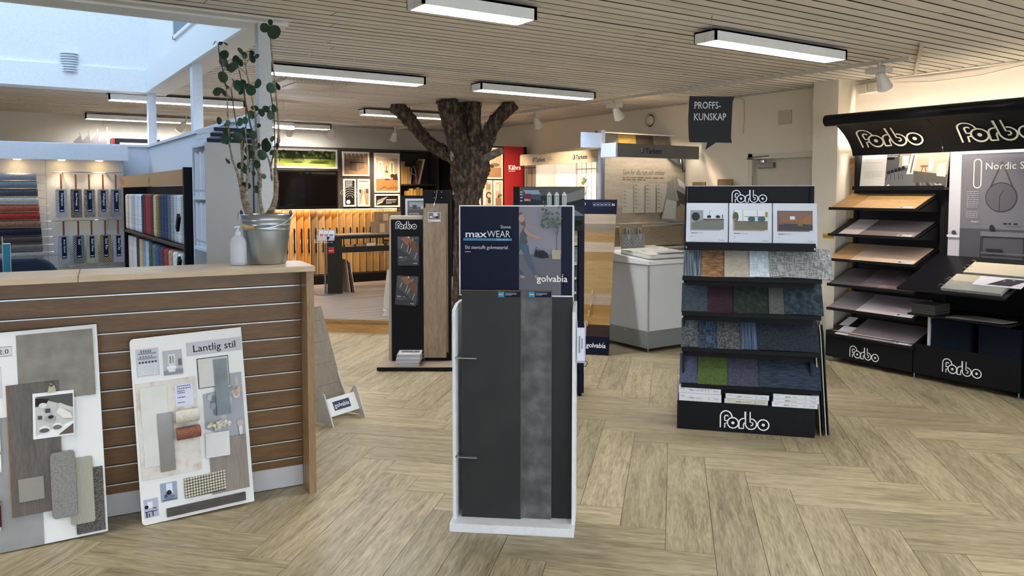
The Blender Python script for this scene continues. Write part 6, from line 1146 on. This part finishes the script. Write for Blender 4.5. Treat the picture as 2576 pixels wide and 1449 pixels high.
for k, y in enumerate((8.6, 8.0, 7.35, 6.5)): tag(bx('wall_bracket', (1.52, 1.60, y, y + .12, 2.12, 2.20), flat('#d9dce0', .5)), 'small white block behind the low wall edge, %s' % ['farthest', 'second', 'third', 'nearest'][k], 'bracket', 'white blocks behind the low wall')
# wall uplight and louvre window in the skylight well
t = thing('wall_light', 'white slatted half-round wall lamp on the skylight wall', 'wall lamp', (.67, SKY1, 2.98))
for k in range(8): MB().prism([(math.cos(a) * .085, -math.sin(a) * .075) for a in [math.pi * i / 10 for i in range(11)]], -.10 + .026 * k, -.093 + .026 * k, 'z').build('slat', white, t)
MB().prism([(math.cos(a) * .07, -math.sin(a) * .06) for a in [math.pi * i / 8 for i in range(9)]], -.10, .09, 'z').build('shade', flat('#aeb9c6', .6), t)
t = thing('roof_window', 'small dark window with grey screen high in the skylight wall', 'window', (SKX, 7.73, 3.04), rz=-90)
bx('frame', (-.03, 1.6, -.02, 0, 0, .03), white, t); bx('frame', (-.03, .0, -.02, 0, 0, 1.2), white, t); bx('screen', (0, 1.57, -.012, -.001, .03, 1.2), tex('stripe', '#4a5664', '#93a1b0', 40, .6, (1, 1, 1)), t)
# rug display wall
t = thing('rug_wall', 'white rug display wall with lit top box behind the counter', 'display wall', (0, 9.02, 0))
bx('panel', (-3, 1.11, 0, .10, 0, 1.97), tex('noise', '#bfc3c6', '#c9cdcf', 60, .6), t); bx('top_box', (-3, 1.13, -.22, .22, 1.965, 2.115), wht, t)
for x in (-.5, .18, .55, .88):
    MB().lathe([(0, -.003), (.03, -.003), (.032, 0), (0, 0)], 14, 0, None, x, -.11).build('downlight', flat('#ffcf8a', .4, emit=10), t, loc=(0, 0, 1.963))
    l = bpy.data.lights.new('downlight', 'SPOT'); l.energy = 3; l.color = (1, .72, .42); l.spot_size = R_(100); l.spot_blend = .8; l.shadow_soft_size = .03; lo = bpy.data.objects.new('downlight', l); COL.objects.link(lo); lo.location = (x, 8.91, 1.955)
for x in (.415,): bx('panel_joint', (x, x + .004, -.001, 0, 0, 1.965), flat('#8e9499', .7), t)
bx('panel_joint', (-3, 1.11, -.001, 0, 1.02, 1.024), flat('#8e9499', .7), t)
for r_, (z, z2) in enumerate(((1.845, 0), (1.365, 0), (.905, 0))):
    tag(MB().tube([(.46, 8.94, z), (1.08, 8.94, z)], .005, 6).tube([(.56, 9.02, z - .0), (.56, 8.94, z)], .006, 6).tube([(.95, 9.02, z), (.95, 8.94, z)], .006, 6).build('hanging_rail', flat('#b9bdc2', .3, .8), None), 'thin metal hanging rail on the white wall, ' + ['top one', 'middle one', 'lowest one'][r_], 'rail', 'hanging rails on the rug wall')
hx = (.54, .668, .785, .909, 1.026)
rs_ = [('#8b8b8e', '#b3b3b6', 'noise', 'pale grey looped', 'Hampton'), ('#55504f', '#77716f', 'noise', 'dark taupe', 'Bas Prestige'), ('#3d3b3c', '#a8a29a', 'weave', 'black and cream dotted', 'Aida'), ('#6f6a6c', '#b5b0ac', 'weave', 'grey and white knitted', 'Wellington'), ('#6b6a75', '#8b8992', 'noise', 'slate grey', 'Elyson'),
       ('#86868b', '#aeaeb3', 'noise', 'light grey bouclé', 'Ares Grand'), ('#2f2e30', '#a09d98', 'checker', 'black and white grid', 'Sisal'), ('#8d8873', '#c6c0a6', 'stripe', 'cream herringbone', 'Sisal Vista'), ('#2b2822', '#b9a777', 'checker', 'black and straw basket-weave', 'Sisal Rio'), ('#8c8c90', '#adadb2', 'noise', 'fine pale grey', 'Sisal City')]
order = ['leftmost', 'second', 'third', 'fourth', 'rightmost']
for i, (a, b, k, nm, tx) in enumerate(rs_):
    row, c = divmod(i, 5); x = hx[c] + (.01 * row); z = (1.39, .93)[row]
    t = thing('rug_sample', '%s rug sample, %s in the %s row on the white wall' % (nm, order[c], 'upper' if row == 0 else 'lower'), 'rug sample', (x, 8.925, z), group='hanging rug samples')
    MB().prism(arc(-.037, .015, .012, 180, 270, 3) + arc(.037, .015, .012, 270, 360, 3) + arc(.037, .275, .012, 0, 90, 3) + arc(-.037, .275, .012, 90, 180, 3), -.012, .012, 'y').build('rug_piece', tex(k, a, b, {'noise': 120, 'weave': 60, 'checker': 90, 'stripe': 30}[k], .95, (1, 1, 1), bump=.6), t)
    bx('strap', (-.008, .008, -.003, .003, .285, .435), flat('#8a4f33' if row == 0 else '#6b3526', .6), t); bx('hook', (-.010, .010, .0, .012, .428, .442), alu, t)
    art('name_label', .042, .215, [('p', [(.014, .175), (.028, .175), (.028, .170), (.014, .170)], '#0f1730'), ('r', .006, .012, .036, .02, '#d5dae6')], t, loc=(-.021, -.0128, .06), base='#0d1733')
    vs, fs, tw = glyphs(tx, .01); m_ = MB(); sc = min(.034, .13 / tw)
    m_.add([(-.004 + p[1] * sc * .9, -.0142, .25 - p[0] * sc) for p in vs], fs).build('lettering', flat('#d5dae6', .5), t)
# rug rolls on pegs
rc = [('#77797f', '#8e9096', 'grey'), ('#5d656f', '#757e88', 'steel grey'), ('#34353d', '#4c4d55', 'charcoal'), ('#9a9792', '#b5b2ac', 'cream'), ('#7e3d31', '#a1584a', 'rust brown'), ('#7a1f1f', '#a03531', 'brick red'), ('#6a4c38', '#8a6a52', 'golden brown'), ('#0b0e1c', '#1b2032', 'black-blue'), ('#37312f', '#4d4643', 'dark brown'), ('#5e5854', '#766f6b', 'grey brown'), ('#85807d', '#9d9895', 'pale taupe')]
for i, (a, b, nm) in enumerate(rc):
    z = 1.795 - i * .0755; x1 = .330 + .004 * i
    rp = MB().prism(arc(0, 0, .040, -20, 200, 12, .036) + [(-.03, -.035), (.03, -.035)], -.9, x1, 'x')
    t = thing('rug_roll', 'rolled %s pile rug on the wall behind the counter, number %s from the top' % (nm, ['one', 'two', 'three', 'four', 'five', 'six', 'seven', 'eight', 'nine', 'ten', 'eleven'][i]), 'rug', (0, 8.88, z), group='rolled rugs behind the counter')
    rp.build('pile', tex('noise', a, b, 90, .98, (1, 1, 1), bump=.7), t, smooth=True)
    MB().tube([(x1 - .02, .03, .02), (x1 + .09, .03, .02)], .0035, 6).build('peg', flat('#d5d9de', .3, .6), t)
# sloping rug rack along the low wall
F9 = Fr(1.10, 8.95, -90)
t = thing('rug_rack', 'black rug sample rack with tan header boards along the low wall', 'rack', F9.at(0, 0), rz=-90)
bx('side_panel', (3.17, 3.21, -.02, .27, .05, 1.82), flat('#0f1016', .5), t); bx('side_panel', (-.03, 0, -.0, .27, .05, 1.80), blackm, t); bx('back', (0, 3.17, .20, .27, .3, 1.70), blackm, t); bx('shelf', (0, 3.17, -.01, .2, 1.245, 1.265), flat('#4a3527', .5), t); bx('bottom', (0, 3.17, .0, .25, .74, .76), blackm, t)
for k, (a, b) in enumerate(((-.03, 1.555), (1.565, 3.165))):
    art('header_board', b - a, .112, [('t', ['M', 'M'][0], .12, .04, .05, '#5e4630', {'b': .02, 'fit': .05}) if 0 else ('r', .16, .035, .21, .08, '#6b5238'), ('r', .17, .02, .2, .035, '#6b5238')], t, loc=(a, -.02, 1.695), base='#a98258', th=.012)
cc1 = ['#a9a9ad', '#8b8c86', '#b1b3bd', '#a9a193', '#8f97a8', '#b5b5b9', '#a9b0bd', '#b9bcc4', '#33252b', '#4b2129', '#8b2422', '#7d1d20', '#2f2a2c', '#b09a72', '#75603f', '#3d3430', '#22304e', '#1d3152', '#4b5058', '#7a7f80', '#9fa3a7', '#b5b8bb', '#8b8d8d', '#b9bcc0']
wds = ['white', 'grey', 'pale blue', 'beige', 'blue-grey', 'off-white', 'light blue', 'pale grey', 'plum', 'burgundy', 'red', 'dark red', 'charcoal', 'camel', 'brown', 'dark brown', 'navy', 'royal blue', 'slate', 'stone grey', 'silver', 'ash white', 'grey speckled', 'shaggy white']
for i, c in enumerate(cc1):
    x = .01 + i * .1315; c2 = '#' + ''.join('%02x' % min(255, int(int(c[k:k + 2], 16) * 1.25) + 8) for k in (1, 3, 5))
    o = MB().box(0, .122, .0, .16, 0, .36).build('rack_rug_sample', tex('noise', c, c2, 60, .98, bump=.8), None, loc=F9.at(x, .01, 1.268), rot=(0, 0, R_(-90)), bevel=.02); tag(o, wds[i] + ' rug sample in the upper row of the tan-headed rack', 'rug sample', 'rug samples in the upper rack row')
cc2 = ['#a9abb3', '#9c9ea6', '#b1b3b9', '#2b2a33', '#a98b5f', '#6e7680', '#8f9aae', '#3b4564', '#2f3c38', '#46524e', '#24365c', '#3f2a38', '#7c2420', '#8b7559', '#c1bcb3', '#aeb2b3', '#5f646a']
wd2_ = ['off-white', 'pale grey', 'white ribbed', 'black', 'tan', 'slate grey', 'light blue', 'denim', 'dark green shaggy', 'moss green shaggy', 'blue shaggy', 'plum shaggy', 'red shaggy', 'brown shaggy', 'cream shaggy', 'silver shaggy', 'graphite']
for i, c in enumerate(cc2):
    x = .01 + i * .186; sh = i > 7; c2 = '#' + ''.join('%02x' % min(255, int(int(c[k:k + 2], 16) * 1.5) + 10) for k in (1, 3, 5))
    o = MB().box(0, .17, 0.0, .16, 0, .44).build('rack_rug_sample', tex('noise', c, c2, 30 if sh else 60, .98, bump=1.0), None, loc=F9.at(x, .0 if sh else .03, .765), rot=(0, 0, R_(-90)), bevel=.02 if sh else .005); tag(o, wd2_[i] + ' rug sample in the lower row of the tan-headed rack', 'rug sample', 'rug samples in the lower rack row')
for k in range(2): tag(bx('clamp', (0, .05, -.02, 0, 0, .12), black, None, loc=F9.at(3.03, -.03, 1.40 - .3 * k), rot=(0, R_(35), R_(-90))), 'black clip on the shaggy white rug sample, %s' % ('upper' if k == 0 else 'lower'), 'clip')
# white bookcase with ring binders
Fb = Fr(1.10, 5.56, -90)
t = thing('bookcase', 'white open bookcase full of white binders beside the pillar', 'bookcase', Fb.at(0, 0), rz=-90)
g = flat('#a9abac', .5)
bx('side_panel', (.38, .40, 0, .29, 0, 1.96), g, t); bx('side_panel', (0, .02, 0, .29, 0, 1.96), flat('#c9d2de', .5), t); bx('back', (.02, .38, .27, .29, 0, 1.94), flat('#c3cad4', .5), t)
for z in (1.94, 1.60, 1.27, .93): bx('shelf', (.02, .38, .0, .27, z, z + .02), flat('#cdd5e0', .5), t)
for z in (1.62, 1.29):
    for k in range(5):
        b = bx('binder', (0, .062, 0, .24, 0, .29 - .012 * (k % 2)), flat(['#cfd6e2', '#c3cbd9', '#d5dbe6', '#c9d0dc', '#d2d9e4'][k], .5), None, loc=Fb.at(.028 + .068 * k, .012, z), rot=(0, 0, R_(-90))); tag(b, 'white binder on the %s shelf of the white bookcase, %s' % ('upper' if z > 1.5 else 'lower', ['leftmost', 'second', 'third', 'fourth', 'rightmost'][k]), 'binder', 'white binders in the bookcase')
        bx('label_strip', (.01, .05, -.001, 0, .03, .045), flat('#9aa1ad', .6), b)
for k in range(3):
    b = thing('binder', 'blue-spined white binder lying on top of the white bookcase, %s' % ['lowest', 'middle', 'uppermost'][k], 'binder', Fb.at(.03 + .02 * k, .02, 1.961 + .034 * k), rz=-90 + 3 * k, group='binders on top of the bookcase')
    bx('cover', (0, .33, 0, .27, 0, .030), flat('#ccd3de', .5), b); bx('spine', (.3305, .334, 0, .27, .003, .027), flat('#16203f', .5), b)
# office chair, sign, fabric on the desk behind the counter
t = thing('office_chair', 'dark blue office chair back behind the counter, cut by the left edge', 'office chair', (.02, 5.15, 0), rz=-12)
chm = flat('#1c2940', .6)
MB().prism(arc(-.13, .06, .08, 180, 270, 5) + arc(.13, .06, .08, 270, 360, 5) + arc(.10, .60, .14, 0, 80, 6) + arc(-.10, .60, .14, 100, 180, 6), -.04, .04, 'y').build('backrest', chm, t, bevel=.02, loc=(0, .22, .53)); bx('seat', (-.24, .24, -.25, .23, .44, .52), chm, t, .03)
MB().tube([(0, 0, .08), (0, 0, .44)], .028, 10).build('column', black, t); MB().tube([(0, .2, .46), (0, .27, .52), (0, .27, .7)], .018, 8).build('back_bar', black, t)
for k in range(5):
    a = 2 * math.pi * k / 5; MB().tube([(0, 0, .10), (.28 * math.cos(a), .28 * math.sin(a), .075)], [.022, .014], 8).build('leg', black, t); MB().lathe([(0, -.012), (.028, -.012), (.028, .012), (0, .012)], 12, 0, Matrix.Translation((.28 * math.cos(a), .28 * math.sin(a), .03)) @ Matrix.Rotation(R_(90), 4, 'X')).build('castor', black, t)
t = thing('card_display', 'teal upright card holder on the office desk behind the counter', 'card holder', (.035, 4.98, .751), rz=-30)
MB().box(-.06, .06, -.04, .04, 0, .01).box(-.018, -.014, -.002, .002, .01, .66).build('stand', flat('#c9ccd2', .4, .5), t); bx('card', (-.012, .022, -.006, .0, .36, .62), flat('#157089', .4), t); bx('card_edge', (-.014, .024, 0, .003, .355, .625), white, t)
o = MB().prism([(-.2, 0), (.12, 0), (.12, .18), (.06, .34), (-.04, .50), (-.09, .56), (-.13, .42), (-.2, .3)], 0, .12, 'y').build('patterned_bag', tex('noise', '#4b7f96', '#d3dce2', 14, .6, c3='#9db9c6'), None, loc=(-.07, 4.93, .751), rot=(0, 0, R_(-30)), bevel=.01); tag(o, 'blue and white patterned fabric bundle behind the counter at the left edge', 'fabric')
tag(bx('storage_unit', (-1.6, -.25, .34, .8, 0, .74), flat('#8d8f93', .6), None, loc=(1.0, 4.4, 0), rot=(0, 0, R_(-6))), 'low grey storage unit under the office desk', 'cabinet') if 0 else None
# things far behind the low wall
t = thing('end_display', 'red and black cabinet top with framed picture far behind the low wall', 'display unit', (1.40, 12.40, 0))
bx('cabinet', (.03, .62, 0, .3, 0, 2.41), blackm, t); bx('red_side', (0, .028, -.01, .3, 0, 2.41), flat('#7e1216', .5), t); art('print', .50, .40, [('r', .04, .15, .16, .30, '#b5483c'), ('c', .3, .28, .05, '#8f8275', .04), ('t', 'Kährs', .05, .32, .04, '#7c6b60', {})], t, loc=(.09, -.012, 1.95), base='#c9bfae', th=.01)
t = thing('sample_fan', 'grey standing sample cards on top of a cabinet far behind the low wall', 'sample cards', (1.06, 12.35, 0))
bx('cabinet', (-.3, .3, 0, .3, 0, 2.25), flat('#6d6259', .6), t)
for k in range(4): MB().prism([(0, 0), (.10, 0), (.10, .16 + .03 * k), (0, .10)], 0, .006, 'y').box(.098, .106, -.002, .01, 0, .2 + .04 * k).build('card', flat('#8d8580', .5), t, loc=(-.12 + .09 * k, .03, 2.25), rot=(0, R_(-14 + 6 * k), 0))
tag(MB().box(-.035, .035, -.02, 0, -.035, .035).box(-.004, .004, -.012, -.004, -.4, -.035).build('wall_socket', flat('#cfc2ac', .6), None, loc=(1.36, YB, 2.63)), 'beige socket high on the back wall over the low wall', 'socket')
